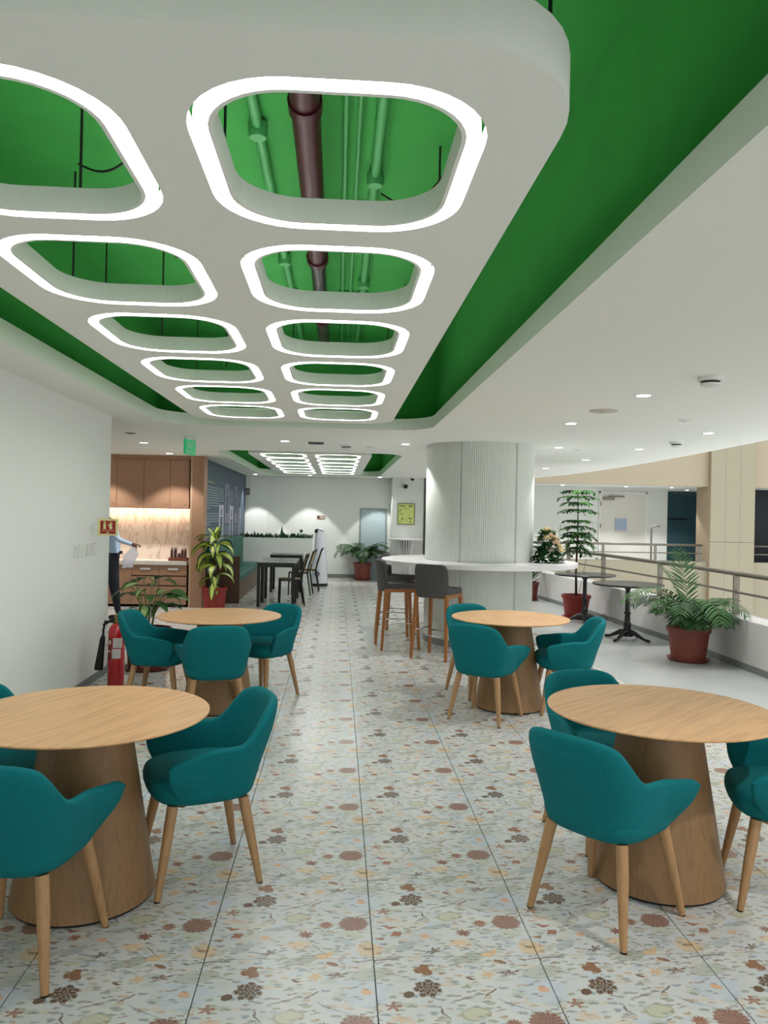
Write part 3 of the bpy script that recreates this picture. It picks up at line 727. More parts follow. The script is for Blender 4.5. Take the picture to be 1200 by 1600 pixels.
def seat_cushion():
    m = MB(); rows = []
    n = 40
    def sup(k, z, dy=0, fr=1.0):
        r = []
        for i in range(n+1):
            a = 2*PI*i/n; c, s_ = math.cos(a), math.sin(a)
            x = .228*k*math.copysign(abs(c)**(2/3.2), c); y = .232*k*math.copysign(abs(s_)**(2/3.2), s_)
            r.append((x, y*(fr if y > 0 else 1)+dy, z))
        return r
    for k, z, dy, fr in ((.05, .352, 0, 1), (.7, .352, 0, 1), (.88, .362, 0, 1), (.97, .392, .005, 1.02), (1.0, .43, .006, 1.01), (.985, .458, .006, 1.01), (.93, .478, .004, 1.01), (.8, .487, 0, 1), (.4, .490, 0, 1), (.04, .490, 0, 1)):
        rows.append(sup(k, z, dy, fr))
    m.grid(rows); bmesh.ops.remove_doubles(m.bm, verts=m.bm.verts, dist=1e-5)
    bmesh.ops.holes_fill(m.bm, edges=m.bm.edges)
    return m
def tub_chair(x, y, fx, fy, label):
    t = thing('tub_chair', label, 'chair', (x, y, 0), yaw_of(fx, fy), 'teal tub chairs at the round oak tables')
    chair_shell().build('shell', TEAL, t, smooth=180, sub=1)
    seat_cushion().build('seat', TEAL, t, smooth=180, sub=1)
    fr_ = MB()
    fr_.box(-.165, .165, -.02, .02, .335, .358, rot=Matrix.Rotation(.76, 3, 'Z')).box(-.165, .165, -.02, .02, .335, .358, rot=Matrix.Rotation(-.76, 3, 'Z'))
    fr_.build('seat_frame', OAKL, t, bevel=.004)
    for sx in (-1, 1):
        for s_y in (-1, 1):
            l = MB(); l.tube([(sx*.160, s_y*.150, .362), (sx*.178, s_y*.170, .25), (sx*.212, s_y*.212, .02), (sx*.215, s_y*.215, .004)], [.0235, .0225, .0145, .0135], 14)
            lg = l.build('leg', OAKL, t, smooth=60)
            MB().ring([(.0135, 0), (.0135, .005)], 12, (sx*.215, s_y*.215)).build('foot_glide', BLACKM, lg)
    return t
CH = [(1.12, 3.09, .79, .61, 'teal tub chair at near right table, its back to the camera, showing three legs'),
      (1.375, 3.85, .22, -.97, 'teal tub chair on the far side of the near right table'),
      (1.95, 3.22, -.93, .30, 'teal tub chair cut by the right frame edge, seat touching the near right table'),
      (-.585, 3.475, -.925, -.385, 'teal tub chair right of the near left table, fully in view with all legs'),
      (-1.10, 2.835, .16, .98, 'teal tub chair with its back to the camera in the lower left corner'),
      (-1.44, 3.50, .87, -.46, 'teal tub chair behind the near left table, cut by the left frame edge'),
      (-1.42, 6.38, 1, -.10, 'teal tub chair next to the fire extinguisher, left of the back left table'),
      (-.90, 5.89, -.22, .975, 'teal tub chair with its back to the camera at the back left table'),
      (-.62, 6.78, -.586, -.81, 'teal tub chair behind the back left table, beside the open aisle'),
      (1.20, 6.08, .59, .81, 'teal tub chair with its back to the camera at the table before the column'),
      (1.30, 6.93, .34, -.94, 'teal tub chair half hidden behind another, below the bar stools'),
      (1.905, 6.34, -1, .10, 'teal tub chair right of the table before the column, facing left')]
c0 = tub_chair(*CH[0]); kids_once(c0)
for (x, y, fx, fy, l) in CH[1:]: copy_tree(c0, (x, y, 0), yaw_of(fx, fy), l)
sk = MB().box(-.012, .012, -.003, 0, 0, .022).build('leg_sticker', PAPER)
sk.parent = [o for o in bpy.data.objects if o.parent and o.parent.get('label') == CH[2][4] and o.name.startswith('leg')][0]
sk.location = (0, 0, 0)
bpy.data.objects.remove(sk)

# ------------------------------------------------------------------ plants
def leaf_mesh(m, base, az, L_, W, rise, droop, twist=0, mi_c=0, mi_e=0, n=8, fold=.15, stalk=0):
    """broad pointed leaf arching away from base; az azimuth, rise start elevation, droop change of elevation"""
    p = Vector(base); el = rise; rows = []
    side = Vector((-math.sin(az), math.cos(az), 0))
    for i in range(n+1):
        u = i/n
        d = Vector((math.cos(az)*math.cos(el), math.sin(az)*math.cos(el), math.sin(el)))
        nrm = d.cross(side)
        w = W*math.sin(PI*min(1, max(0.02, u))**.8)**.9 if u < 1 else 0.001
        w = max(w, .001)
        s_ = (side*math.cos(twist)+nrm*math.sin(twist))
        rows.append([tuple(p+s_*w*k+(-nrm if True else nrm)*abs(k)*w*-fold) for k in (-1, -.55, 0, .55, 1)])
        p = p+d*(L_/n); el -= droop/n
    m.grid(rows, mi=lambda i, j: mi_e if j in (0, 3) else mi_c)
def frond_mesh(m, base, az, L_, rise, droop, n=22, leaf=.22, sag=.9, wid=.010, seed=0):
    rnd = random.Random(seed); p = Vector(base); el = rise; P = [p.copy()]; D = []
    side = Vector((-math.sin(az), math.cos(az), 0))
    for i in range(n):
        d = Vector((math.cos(az)*math.cos(el), math.sin(az)*math.cos(el), math.sin(el))); D.append(d)
        p = p+d*(L_/n); P.append(p.copy()); el -= droop/n*(0.5+1.0*i/n)
    m.tube([tuple(v) for v in P[::2]], [.006*(1-.8*k/len(P[::2])) for k in range(len(P[::2]))], 5, mi=1)
    for i in range(int(n*.22), n):
        u = i/n; ll = leaf*(math.sin(PI*(.18+.80*(u-.2)/.8))**.6)*rnd.uniform(.85, 1.1)
        for s_ in (-1, 1):
            d = D[i]; q_ = P[i]+d*(L_/n)*rnd.uniform(0, .6)
            dirv = (side*s_*1.0+d*.75+Vector((0, 0, .12))).normalized()
            pts = []; c = q_.copy(); e = dirv.copy()
            for k in range(4):
                pts.append(c.copy()); c = c+e*(ll/3); e = (e+Vector((0, 0, -sag*.33))).normalized()
            w0 = (d-dirv*d.dot(dirv)).normalized()
            W = [wid*.5, wid, wid*.8, .0008]
            m.grid([[tuple(a+w0*w), tuple(a-w0*w)] for a, w in zip(pts, W)], mi=0)
def pot(t, r0, r1, h, m, saucer=True, square=False, z=0.0):
    if saucer: MB().ring([(r0*1.12, 0), (r0*1.28, .035), (r0*1.24, .035), (r0*1.1, .012)], 36).build('saucer', m, t, smooth=50); z = .012
    n = 36
    q_ = MB(); q_.ring([(r0, z), (r1, z+h*.86), (r1*1.08, z+h*.87), (r1*1.09, z+h), (r1*1.0, z+h), (r1*.97, z+h-.05)], n, cap1=False); q_.build('pot', m, t, smooth=40)
    MB().ring([(r1*.97, z+h-.06), (r1*.97, z+h-.045)], n).build('soil', SOIL, t)
    return z+h-.045
# arching palm by the parapet
t = thing('potted_palm', 'large feathery palm in a terracotta pot against the parapet at the right', 'plant', (4.03, 8.62, 0))
zt = pot(t, .185, .225, .37, TERRA)
rnd = random.Random(4)
FR = [(200, .95, 1.15, 2.0, .24), (185, .78, .95, 2.0, .22), (165, .66, .9, 1.9, .2), (215, .66, .75, 1.8, .22), (240, .60, .9, 2.2, .24), (262, .58, .8, 2.4, .24), (285, .58, 1.0, 2.4, .24), (300, .64, .8, 2.2, .22),
      (320, .72, .9, 2.1, .24), (340, .76, 1.0, 2.1, .24), (0, .80, .95, 2.1, .22), (20, .66, 1.1, 1.9, .22), (60, .6, 1.1, 1.8, .2), (100, .62, 1.2, 1.7, .2), (140, .6, 1.05, 1.9, .2), (250, .46, 1.2, 2.6, .24), (225, .5, 1.15, 2.5, .22),
      (190, .5, .6, 1.6, .22), (330, .5, .5, 1.7, .22), (350, .55, 1.25, 2.4, .22), (275, .42, .6, 2.0, .2)]
FR += [(205, .7, .75, 1.6, .22), (235, .75, .6, 1.8, .24), (255, .7, 1.1, 2.2, .24), (270, .8, 1.2, 2.6, .24), (310, .75, .6, 1.9, .24), (290, .65, .5, 2.2, .22), (175, .9, .75, 1.9, .22), (345, .9, .6, 2.0, .22)]
for i, (az, L_, rise, dr, lf) in enumerate(FR):
    az = math.radians(az+rnd.uniform(-6, 6)); wl = math.cos(az) > .70; rise = 1.12+rise*.24; L_ *= .72 if wl else 1.12; dr = 1.5 if wl else dr+.5; b0 = (.05*math.cos(az), .05*math.sin(az), zt)
    m = MB(); frond_mesh(m, b0, az, L_, rise, dr, 24, lf*1.1, .75, .0105, i); m.build('frond', [LEAF if i % 3 else LEAFM, STEM], t, recalc=False)
for i, (az, L_, rise, dr) in enumerate(((95, .98, 1.50, .55), (150, .86, 1.42, .75))):
    az = math.radians(az); m = MB(); frond_mesh(m, (0, 0, zt), az, L_, rise, dr, 26, .24, .35, .010, 40+i); m.build('frond', [LEAF, STEM], t, recalc=False)
# small palm at the back wall
t = thing('potted_palm', 'bushy small palm in a terracotta pot in front of the back wall door', 'plant', (.62, 18.8, 0))
zt = pot(t, .175, .21, .40, TERRA)
for i in range(34):
    az = rnd.uniform(0, 2*PI); L_ = rnd.uniform(.72, 1.0); m = MB()
    frond_mesh(m, (.04*math.cos(az), .04*math.sin(az), zt), az, L_, rnd.uniform(1.15, 1.5), rnd.uniform(2.0, 2.9), 18, .22, .75, .016, 60+i)
    m.build('frond', [LEAF if i % 2 else LEAFD, STEM], t, recalc=False)
# variegated dracaena by the slate wall
t = thing('potted_dracaena', 'lime and green striped broad-leaved plant in a red pot before the slate wall', 'plant', (-1.98, 12.74, 0))
zt = pot(t, .165, .19, .36, TERRAR, saucer=False)
MB().tube([(0, 0, zt-.02), (.01, 0, .7), (0, .01, 1.12)], [.02, .018, .014], 8).build('stem', BARK, t, smooth=180)
k = 0
for (zz, n_, L_, rise, dr, W) in ((1.12, 5, .30, 1.25, .7, .055), (1.10, 6, .40, .75, 1.9, .06), (1.0, 7, .46, .6, 2.1, .062), (.86, 6, .42, .5, 2.2, .06), (.70, 6, .40, .45, 2.2, .058), (.52, 5, .36, .3, 2.0, .055), (.40, 3, .26, .1, 1.6, .05)):
    for j in range(n_):
        az = 2*PI*(j+.37*k)/n_+rnd.uniform(-.2, .2); k += 1
        m = MB(); leaf_mesh(m, (.015*math.cos(az), .015*math.sin(az), zz+rnd.uniform(-.03, .03)), az, L_*rnd.uniform(.85, 1.1), W*1.3, rise+rnd.uniform(-.15, .15), dr, rnd.uniform(-.8, .8), 0, 1, 9, .12)
        m.build('leaf', [LEAFY, LEAFD], t, smooth=60, recalc=False)
m = MB(); leaf_mesh(m, (.0, -.17, .46), -PI/2, .33, .05, -.9, .5, 0, 0, 1, 9); m.build('leaf', [LEAFY, LEAFM], t, smooth=60, recalc=False)
# dumb cane behind the fire extinguisher
t = thing('potted_dumb_cane', 'low leafy green plant in a dark red pot behind the fire extinguisher', 'plant', (-1.88, 7.88, 0))
zt = pot(t, .18, .215, .40, TERRAD)
for j in range(4):
    a = 2*PI*j/4; MB().tube([(0.03*math.cos(a), .03*math.sin(a), zt-.02), (.07*math.cos(a), .07*math.sin(a), .62)], .011, 7).build('stem', STEM, t, smooth=180)
for j in range(30):
    az = 2*PI*j/30*7.3+rnd.uniform(-.3, .3); up = rnd.uniform(0, 1); r_ = rnd.uniform(.10, .22); z1 = .55+.38*up*rnd.uniform(.6, 1)
    b0 = Vector((.05*math.cos(az), .05*math.sin(az), .45+.12*up)); b1 = Vector((r_*math.cos(az), r_*math.sin(az), z1))
    m = MB(); m.tube([tuple(b0), tuple(b0.lerp(b1, .5)+Vector((0, 0, .03))), tuple(b1)], .004, 5, mi=2)
    leaf_mesh(m, tuple(b1), az, rnd.uniform(.20, .28), rnd.uniform(.042, .06), rnd.uniform(-.1, .5), rnd.uniform(.7, 1.4), rnd.uniform(-.3, .3), 0, 1, 7, .12)
    m.build('leaf', [LEAFP if j % 2 else LEAFM, LEAFM if j % 3 else LEAFD, STEM], t, smooth=60, recalc=False)
# tall tiered tree
t = thing('potted_tree', 'tall slender tree with tiers of feathery leaves in a red pot by the parapet', 'plant', (3.84, 12.2, 0))
zt = pot(t, .17, .215, .36, TERRAR)
MB().tube([(0, 0, zt-.02), (-.01, 0, .8), (.01, .01, 1.3), (0, 0, 2.02)], [.022, .018, .013, .005], 8).build('trunk', BARK, t, smooth=180)
MB().tube([(.03, 0, zt-.02), (.16, .02, .95)], .004, 5).build('stake', BARK, t)
def tier(z, n_, L_, rise, dr, off, leafl=.095):
    for j in range(n_):
        az = 2*PI*(j+off)/n_
        m = MB(); p = Vector((0, 0, z)); el = rise; N_ = 9; P = [p.copy()]
        for i in range(N_):
            d = Vector((math.cos(az)*math.cos(el), math.sin(az)*math.cos(el), math.sin(el))); p = p+d*(L_/N_); P.append(p.copy()); el -= dr/N_
        m.tube([tuple(v) for v in P], .003, 4, mi=1)
        for i in range(2, N_+1):
            for s_ in (-1, 1):
                leaf_mesh(m, tuple(P[i]), az+s_*rnd.uniform(.6, 1.1), leafl*rnd.uniform(.8, 1.15), .021, rnd.uniform(-.5, .1), .6, 0, 0, 0, 4, .1)
        m.build('branch', [LEAFD if (j % 2) else LEAFM, STEM], t, recalc=False)
for z, n_, L_, rise, dr, off in ((2.0, 6, .27, .55, 1.1, .1), (1.93, 5, .30, .35, .9, .5), (1.84, 5, .24, .3, .8, .2), (1.72, 6, .30, .35, 1.0, .0), (1.56, 5, .20, .2, .5, .3), (1.47, 5, .26, .2, .9, .6),
                                 (1.36, 6, .24, .3, .9, .2), (1.30, 7, .30, .5, 1.4, .5), (1.22, 7, .30, .4, 1.5, .1), (1.14, 7, .25, .1, 1.5, .4)): tier(z, n_, L_, rise, dr, off)
m = MB(); p0 = Vector((0, 0, .98)); m.tube([(0, 0, .98), (.2, 0, 1.0), (.42, 0, .95)], .003, 4, mi=1)
for i in range(12):
    leaf_mesh(m, (.06+.032*i, 0, .99-.003*i), rnd.uniform(-1.2, 1.2), .07, .016, -.2, .5, 0, 0, 0, 4)
m.build('branch', [LEAFM, STEM], t, recalc=False)
# brown pot half hidden by the column
t = thing('potted_shrub', 'dark-leaved shrub in a brown pot half hidden behind the column', 'plant', (3.72, 14.75, 0))
zt = pot(t, .14, .175, .34, TERRAD)
for j in range(26):
    az = rnd.uniform(0, 2*PI); m = MB(); leaf_mesh(m, (.04*math.cos(az), .04*math.sin(az), zt+rnd.uniform(-.02, .12)), az, rnd.uniform(.3, .5), .024, rnd.uniform(.7, 1.45), rnd.uniform(.4, 1.5), 0, 0, 0, 7)
    m.build('leaf', LEAFD if j % 3 else LEAFM, t, smooth=60, recalc=False)
# flower arrangement on the bar counter
t = thing('flower_arrangement', 'bouquet of cream roses and dark foliage on the bar counter right of the column', 'flowers', (2.62, 9.52, 1.02))
MB().ring([(.19, 0), (.19, .012)], 28).build('glass_tray', GLASSW, t)
for j in range(190):
    a = rnd.uniform(0, 2*PI); hh = .02+.38*rnd.random()**1.3; rr = (.15*(1-hh/.46))*rnd.uniform(.5, 1.0)+.01
    m = MB(); leaf_mesh(m, (rr*math.cos(a), rr*math.sin(a), hh), a, rnd.uniform(.08, .13), .030, rnd.uniform(-.4, 1.1), .8, rnd.uniform(-.5, .5), 0, 0, 5, .2)
    m.build('leaf', [LEAFD if j % 4 else LEAFM], t, smooth=60, recalc=False)
ROSE = mat('cream_petal', (236, 220, 178), .6); ROSEP = mat('peach_petal', (232, 200, 172), .6)
for j, (a, hh, rr) in enumerate(((-.5, .30, .085), (-.9, .25, .12), (.0, .20, .14), (-.3, .14, .165), (-1.4, .33, .06), (-2.2, .40, .03), (.6, .27, .10), (.9, .36, .05), (2.5, .28, .08), (-.1, .34, .04), (-1.9, .30, .09))):
    m = MB(); c = Vector((rr*math.cos(a), rr*math.sin(a), hh+.02))
    for ring_, (n_, rad, ht, wd_) in enumerate(((3, .010, .055, .017), (5, .022, .052, .025), (6, .036, .040, .030))):
        for i in range(n_):
            b = 2*PI*i/n_+ring_; leaf_mesh(m, tuple(c+Vector((rad*.5*math.cos(b), rad*.5*math.sin(b), -.012))), b, ht+.012, wd_, 1.35-ring_*.35, -.9+ring_*.5, 0, 0, 0, 4, -.3)
    m.build('rose', ROSEP if j in (1, 4) else ROSE, t, smooth=180, recalc=False)
MB().tube([(.12, 0, .2), (.15, 0, .36), (.16, 0, .50)], .003, 5).build('sprig', STEM, t)
# planter wall with low greenery
t = thing('planter_wall', 'white half-height wall planter filled with dark greenery at the back', 'planter', (-1.4, 18.2, 0))
MB().box(-.88, .82, -.16, .16, 0, 1.0).build('planter_body', WHITE, t)
for j in range(46):
    x = -.85+1.64*j/45; m = MB()
    for k in range(7):
        a = rnd.uniform(0, 2*PI); leaf_mesh(m, (x, rnd.uniform(-.1, .1), 1.0), a, rnd.uniform(.08, .17), .022, rnd.uniform(.4, 1.4), rnd.uniform(.3, 1.2), 0, 0, 0, 4)
    m.build('greenery', LEAFD, t, recalc=False)
m = MB(); m.ring([(.055, 1.0), (.04, 1.1), (.004, 1.27)], 14, (.10, 0)); m.build('cone_topiary', LEAFD, t)
m = MB(); m.ring([(.002, 1.13), (.03, 1.14), (.042, 1.17), (.03, 1.2), (.002, 1.212)], 14, (.55, 0)); m.tube([(.55, 0, 1), (.55, 0, 1.14)], .005, 5); m.build('ball_topiary', LEAFD, t, smooth=60)

# ------------------------------------------------------------------ black cast-iron bistro tables
def bistro(x, y, label, r=.46, sq=False):
    t = thing('bistro_table', label, 'table', (x, y, 0), .3, 'black cast-iron bistro tables by the parapet')
    MB().ring([(r-.008, .722), (r, .73), (r, .744), (r-.01, .75)], 48).build('tabletop', mat('dark_green_black_top', (48, 52, 50), .25), t, smooth=30)
    MB().box(-.2, .2, -.03, .03, .706, .722).box(-.03, .03, -.2, .2, .706, .722).build('top_spider', BLACK, t)
    MB().ring([(.075, .05), (.06, .09), (.045, .13), (.05, .20), (.052, .22), (.038, .235), (.034, .34), (.045, .35), (.045, .365), (.032, .38), (.030, .66), (.042, .68), (.05, .706)], 20).build('column', BLACK, t, smooth=50)
    for k in range(4):
        m = MB(); a = PI/2*k+.4
        P = [(.03, .10), (.10, .10), (.18, .062), (.25, .028), (.30, .022), (.325, .02)]
        m.tube([(u*math.cos(a), u*math.sin(a), z) for u, z in P], [.045, .036, .024, .018, .02, .018], 8)
        m.build('foot', BLACK, t, smooth=60)
        # foot pad
    return t
b0 = bistro(3.86, 10.05, 'nearer black bistro table, just left of the large palm'); kids_once(b0)
copy_tree(b0, (3.80, 11.65, 0), .9, 'farther black bistro table in front of the tall potted tree')

# ------------------------------------------------------------------ fire extinguisher, signs, switches
t = thing('fire_extinguisher', 'red fire extinguisher standing on the floor at the wall end', 'extinguisher', (-1.945, 7.02, 0))
MB().ring([(.068, 0), (.072, .01), (.072, .49), (.066, .53), (.045, .565), (.026, .58)], 36).build('cylinder', REDX, t, smooth=40)
MB().ring([(.018, .58), (.018, .62), (.024, .622), (.024, .65), (.012, .66)], 16).build('valve', BRASS, t, smooth=40)
MB().box(-.11, .05, -.012, .012, .575, .59, rot=Matrix.Rotation(.12, 3, 'Y'), piv=(0, 0, .58)).build('lower_lever', BLACK, t, bevel=.004)
MB().tube([(.06, 0, .58), (.02, 0, .615), (-.04, 0, .61), (-.12, 0, .56)], .012, 8).build('carry_handle', BLACK, t, smooth=180)
MB().tube([(-.03, 0, .60), (-.10, -.01, .585), (-.115, -.01, .52), (-.115, -.01, .46)], .010, 8).build('hose', BLACKM, t, smooth=180)
MB().tube([(-.115, -.01, .47), (-.12, -.01, .44), (-.135, -.01, .30), (-.148, -.01, .18), (-.149, -.01, .165)], [.014, .022, .030, .038, .036], 14).build('horn', BLACKM, t, smooth=60)
def arc_label(r, a0, a1, z0, z1, m, name, z_off=0):
    q_ = MB(); n = 8; q_.grid([[(r*math.cos(a), r*math.sin(a), z) for z in (z0, z1)] for a in [math.radians(a0+(a1-a0)*i/n) for i in range(n+1)]]); q_.build(name, m, t)
arc_label(.0728, -100, -36, .37, .455, PAPER, 'paper_label'); arc_label(.0728, -106, -44, .275, .36, PAPER, 'paper_label')
arc_label(.0728, -172, -145, .455, .50, PAPER, 'paper_label'); DKR = mat('dark_red_print', (120, 30, 34), .5)
arc_label(.0727, -150, -108, .27, .45, DKR, 'printed_panel'); arc_label(.0731, -135, -115, .40, .435, PAPER, 'pictogram')
arc_label(.0731, -140, -118, .33, .345, PAPER, 'pictogram')
for i in range(6): arc_label(.0733, -96, -42, .38+i*.012, .3815+i*.012, SKIRT, 'print_line')
for i in range(5): arc_label(.0733, -102, -50, .285+i*.013, .287+i*.013, mat('blue_print', (110, 116, 160), .5) if i == 0 else SKIRT, 'print_line')

YEL = mat('photoluminescent_board', (222, 214, 150), .5); SRED = mat('sign_red', (150, 16, 14), .45)
t = thing('fire_sign', 'square red fire extinguisher sign with pale border projecting from the wall end', 'sign', (-2.06, 7.1, 1.43))
MB().box(-.095, .083, -.003, .003, -.075, .075).build('board', YEL, t)
MB().box(-.072, .062, -.0045, -.003, -.06, .058).build('red_field', SRED, t)
MB().box(-.045, -.022, -.006, -.0045, -.018, .030).box(-.043, -.024, -.006, -.0045, .034, .050).box(-.036, -.030, -.006, -.0045, .028, .056).build('extinguisher_pictogram', YEL, t)
m = MB()
m.poly([(.010, -.006, -.018), (.032, -.006, -.018), (.036, -.006, .0), (.030, -.006, .012), (.034, -.006, .030), (.026, -.006, .052), (.024, -.006, .030), (.016, -.006, .048), (.008, -.006, .055), (.015, -.006, .030), (.010, -.006, .022), (-.008, -.006, .032), (.006, -.006, .006)])
m.build('flame_pictogram', YEL, t)
text_obj('FIRE EXTINGUISHER', .0125, YEL, t, (-.005, -.0055, -.031), (PI/2, 0, 0))
m = MB(); m.poly([(-.02, -.006, -.053), (.01, -.006, -.053), (-.005, -.006, -.040)]); m.build('arrow', YEL, t)
MB().box(-.16, -.09, -.005, .005, -.01, .01).build('bracket', WHITE, t)
t = thing('exit_sign', 'green exit sign hung from the ceiling, seen nearly edge-on', 'sign', (-1.83, 9.6, 2.28)); t.rotation_euler = (0, 0, math.radians(80))
SG = mat('sign_green', (20, 140, 86), .4, emit=.35)
MB().box(-.17, .17, -.012, .012, 0, .18).build('panel', SG, t)
for s_, rz_ in ((-1, 0), (1, PI)):
    text_obj('EXIT', .10, PAPER, t, (0, s_*.014, .11), (PI/2, 0, rz_))
    MB().box(-.12, .12, s_*.0125, s_*.0145, .025, .033).box(-.12, -.09, s_*.0125, s_*.0145, .015, .05).build('arrow', PAPER, t)
for x in (-.13, .13): MB().tube([(x, 0, .18), (x, 0, .22)], .003, 5).build('hanger_wire', STEEL, t)
t = thing('hanging_sign', 'small dark hanging sign near the slate wall corner', 'sign', (-2.08, 17.9, 1.98))
MB().box(-.05, .05, -.01, .01, 0, .16).build('panel', mat('sign_brown', (92, 88, 84), .5), t)
for x in (-.035, .035): MB().tube([(x, 0, .16), (x, 0, .52)], .003, 5).build('hanger_wire', STEEL, t)
MB().box(-.03, .03, -.012, -.01, .05, .06).box(-.03, .03, -.012, -.01, .09, .10).build('print', PAPER, t)
PLATE = mat('switch_plate', (214, 216, 210), .35)
for i, (y0, n_, lab) in enumerate(((6.68, 1, 'left white switch plate on the near left wall'), (6.99, 2, 'right white switch plate on the near left wall'))):
    t = thing('wall_switch', lab, 'switch', (-2.22, y0, 1.17))
    MB().box(0, .008, 0, .24, 0, .11).build('plate', PLATE, t, bevel=.003)
    for k in range(3): MB().box(.008, .013, .012+k*.074, .078+k*.074, .012, .098).build('rocker', PLATE, t)
    for k in range(n_): MB().ring([(.006, 0), (.006, .004)], 12).build('indicator', BLACK, t, loc=(.012, .10+k*.1, .105))
t = thing('evacuation_plan', 'yellow-green framed evacuation plan on the white pilaster left of the column', 'sign', (1.655, 18.75, 1.36))
MB().box(-.21, .21, -.02, 0, 0, .52).build('frame', mat('olive_frame', (92, 104, 62), .5), t)
MB().box(-.19, .19, -.023, -.02, .02, .50).build('sheet', mat('yellow_green_sheet', (208, 216, 128), .5), t)
PR = mat('plan_print', (96, 112, 60), .6); m = MB()
for (x, z, w, h) in ((-.16, .44, .14, .03), (.05, .44, .11, .028), (-.14, .39, .2, .008), (-.17, .33, .05, .03), (-.16, .27, .05, .008), (-.16, .24, .03, .02), (-.14, .14, .09, .01), (-.10, .09, .02, .08), (0, .09, .01, .07), (.06, .14, .08, .025), (.03, .20, .05, .008), (-.17, .05, .04, .03), (.09, .05, .03, .04), (-.1, .19, .01, .1)):
    m.box(x, x+w, -.025, -.023, z, z+h)
m.build('plan_drawing', PR, t)
# information wall on the slate-blue wall: columns of fine print and tall photographs
t = thing('info_mural', 'slate-blue mural with columns of white text and tall pale figures', 'mural', (-2.3, 16.0, 0))
MURAL = mat('mural_blue', (64, 84, 100), .6); INK = mat('mural_ink', (150, 164, 172), .6); PALE = mat('mural_pale', (176, 176, 196), .6); PINK = mat('mural_mauve', (128, 124, 142), .6)
MB().box(0, .012, -2.75, 2.8, .35, 2.42).build('panel', MURAL, t)
m = MB(); rnd2 = random.Random(2)
for i in range(24):
    z = 2.02-i*.048
    if i in (9, 15): continue
    y = -2.6; end = -1.0 if i not in (8, 14, 20) else -2.0
    while y < end:
        w = rnd2.uniform(.05, .16); m.box(.0125, .0145, y, min(y+w, end), z, z+.018); y += w+.03
m.build('body_text', INK, t)
MB().box(.0125, .0145, -2.5, -1.6, 2.10, 2.125).build('heading', mat('mural_gold', (150, 150, 110), .6), t)
for j, (y0, y1, z0, z1, mm) in enumerate(((-.95, -.35, .95, 1.72, PALE), (-.2, .42, 1.35, 2.16, PINK), (.5, 1.05, .75, 1.72, PALE), (1.2, 1.75, 1.35, 2.16, PINK), (1.9, 2.35, .9, 1.70, PINK))):
    MB().box(.0125, .015, y0, y1, z0, z1).build('tall_picture', mm, t)
    q_ = MB(); yc = (y0+y1)/2; w = (y1-y0)*.22; h = z1-z0
    q_.box(.015, .0165, yc-w, yc+w, z0+h*.25, z0+h*.70).box(.015, .0165, yc-w*.5, yc+w*.5, z0+h*.73, z0+h*.90).build('figure', MURAL, t)
    q_ = MB()
    zz = (2.02 if z1 < 1.9 else z0-.08)
    for i in range(6): q_.box(.0125, .0145, y0+.03, y1-.03, zz-i*.045, zz-i*.045+.013)
    q_.build('caption_text', INK, t)
t = thing('wall_notice', 'small brown notice strip on the back wall above the white robot', 'sign', (-.42, MAINY-.012, 1.45))
MB().box(-.10, .10, -.01, 0, 0, .09).build('board', mat('notice_brown', (140, 104, 88), .6), t)
MB().box(-.09, -.04, -.012, -.01, .015, .075).build('pictogram', mat('notice_dark', (80, 60, 56), .6), t)
for k in range(3): MB().box(-.02, .08, -.012, -.01, .02+.022*k, .03+.022*k).build('print', PAPER, t)

# ------------------------------------------------------------------ kitchen alcove
KX0, KX1, KY = -4.7, -2.42, 12.9
t = thing('end_panel', 'full-height pale wood end panel at the right side of the kitchen', 'panel', (-2.33, 13.0, 0))
MB().box(-.07, .12, -.12, .2, 0, CZ).build('board', CABW, t)
MB().box(-.10, -.07, -.12, .2, 0, CZ).build('edge_strip', wood('pale_edge', (186, 156, 124), (166, 134, 102), 'Z', 1.4, .5, .2), t)
wsp = MB(); wsp.box(KX0, KX1-.04, 13.38, 13.42, .76, 1.62)
def marble():
    m = bpy.data.materials.new('beige_marble'); m.use_nodes = True; nt = m.node_tree; N = nt.nodes; L = nt.links; b = N['Principled BSDF']; b.inputs['Roughness'].default_value = .25
    tc = N.new('ShaderNodeTexCoord'); mp = N.new('ShaderNodeMapping'); mp.inputs['Rotation'].default_value = (0, .6, 0); mp.inputs['Scale'].default_value = (2.2, 1, .8); L.new(tc.outputs['Object'], mp.inputs['Vector'])
    n = N.new('ShaderNodeTexNoise'); n.inputs['Scale'].default_value = 2.4; n.inputs['Detail'].default_value = 8; n.inputs['Distortion'].default_value = 1.4; L.new(mp.outputs['Vector'], n.inputs['Vector'])
    r = N.new('ShaderNodeValToRGB'); e = r.color_ramp.elements; e[0].position = .46; e[0].color = lin((222, 208, 192)); e[1].position = .56; e[1].color = lin((222, 206, 190))
    k = e.new(.50); k.color = lin((196, 174, 156)); L.new(n.outputs['Fac'], r.inputs['Fac']); L.new(r.outputs['Color'], b.inputs['Base Color']); return m
MARB = marble()
struct('wall_backsplash', wsp, MARB)
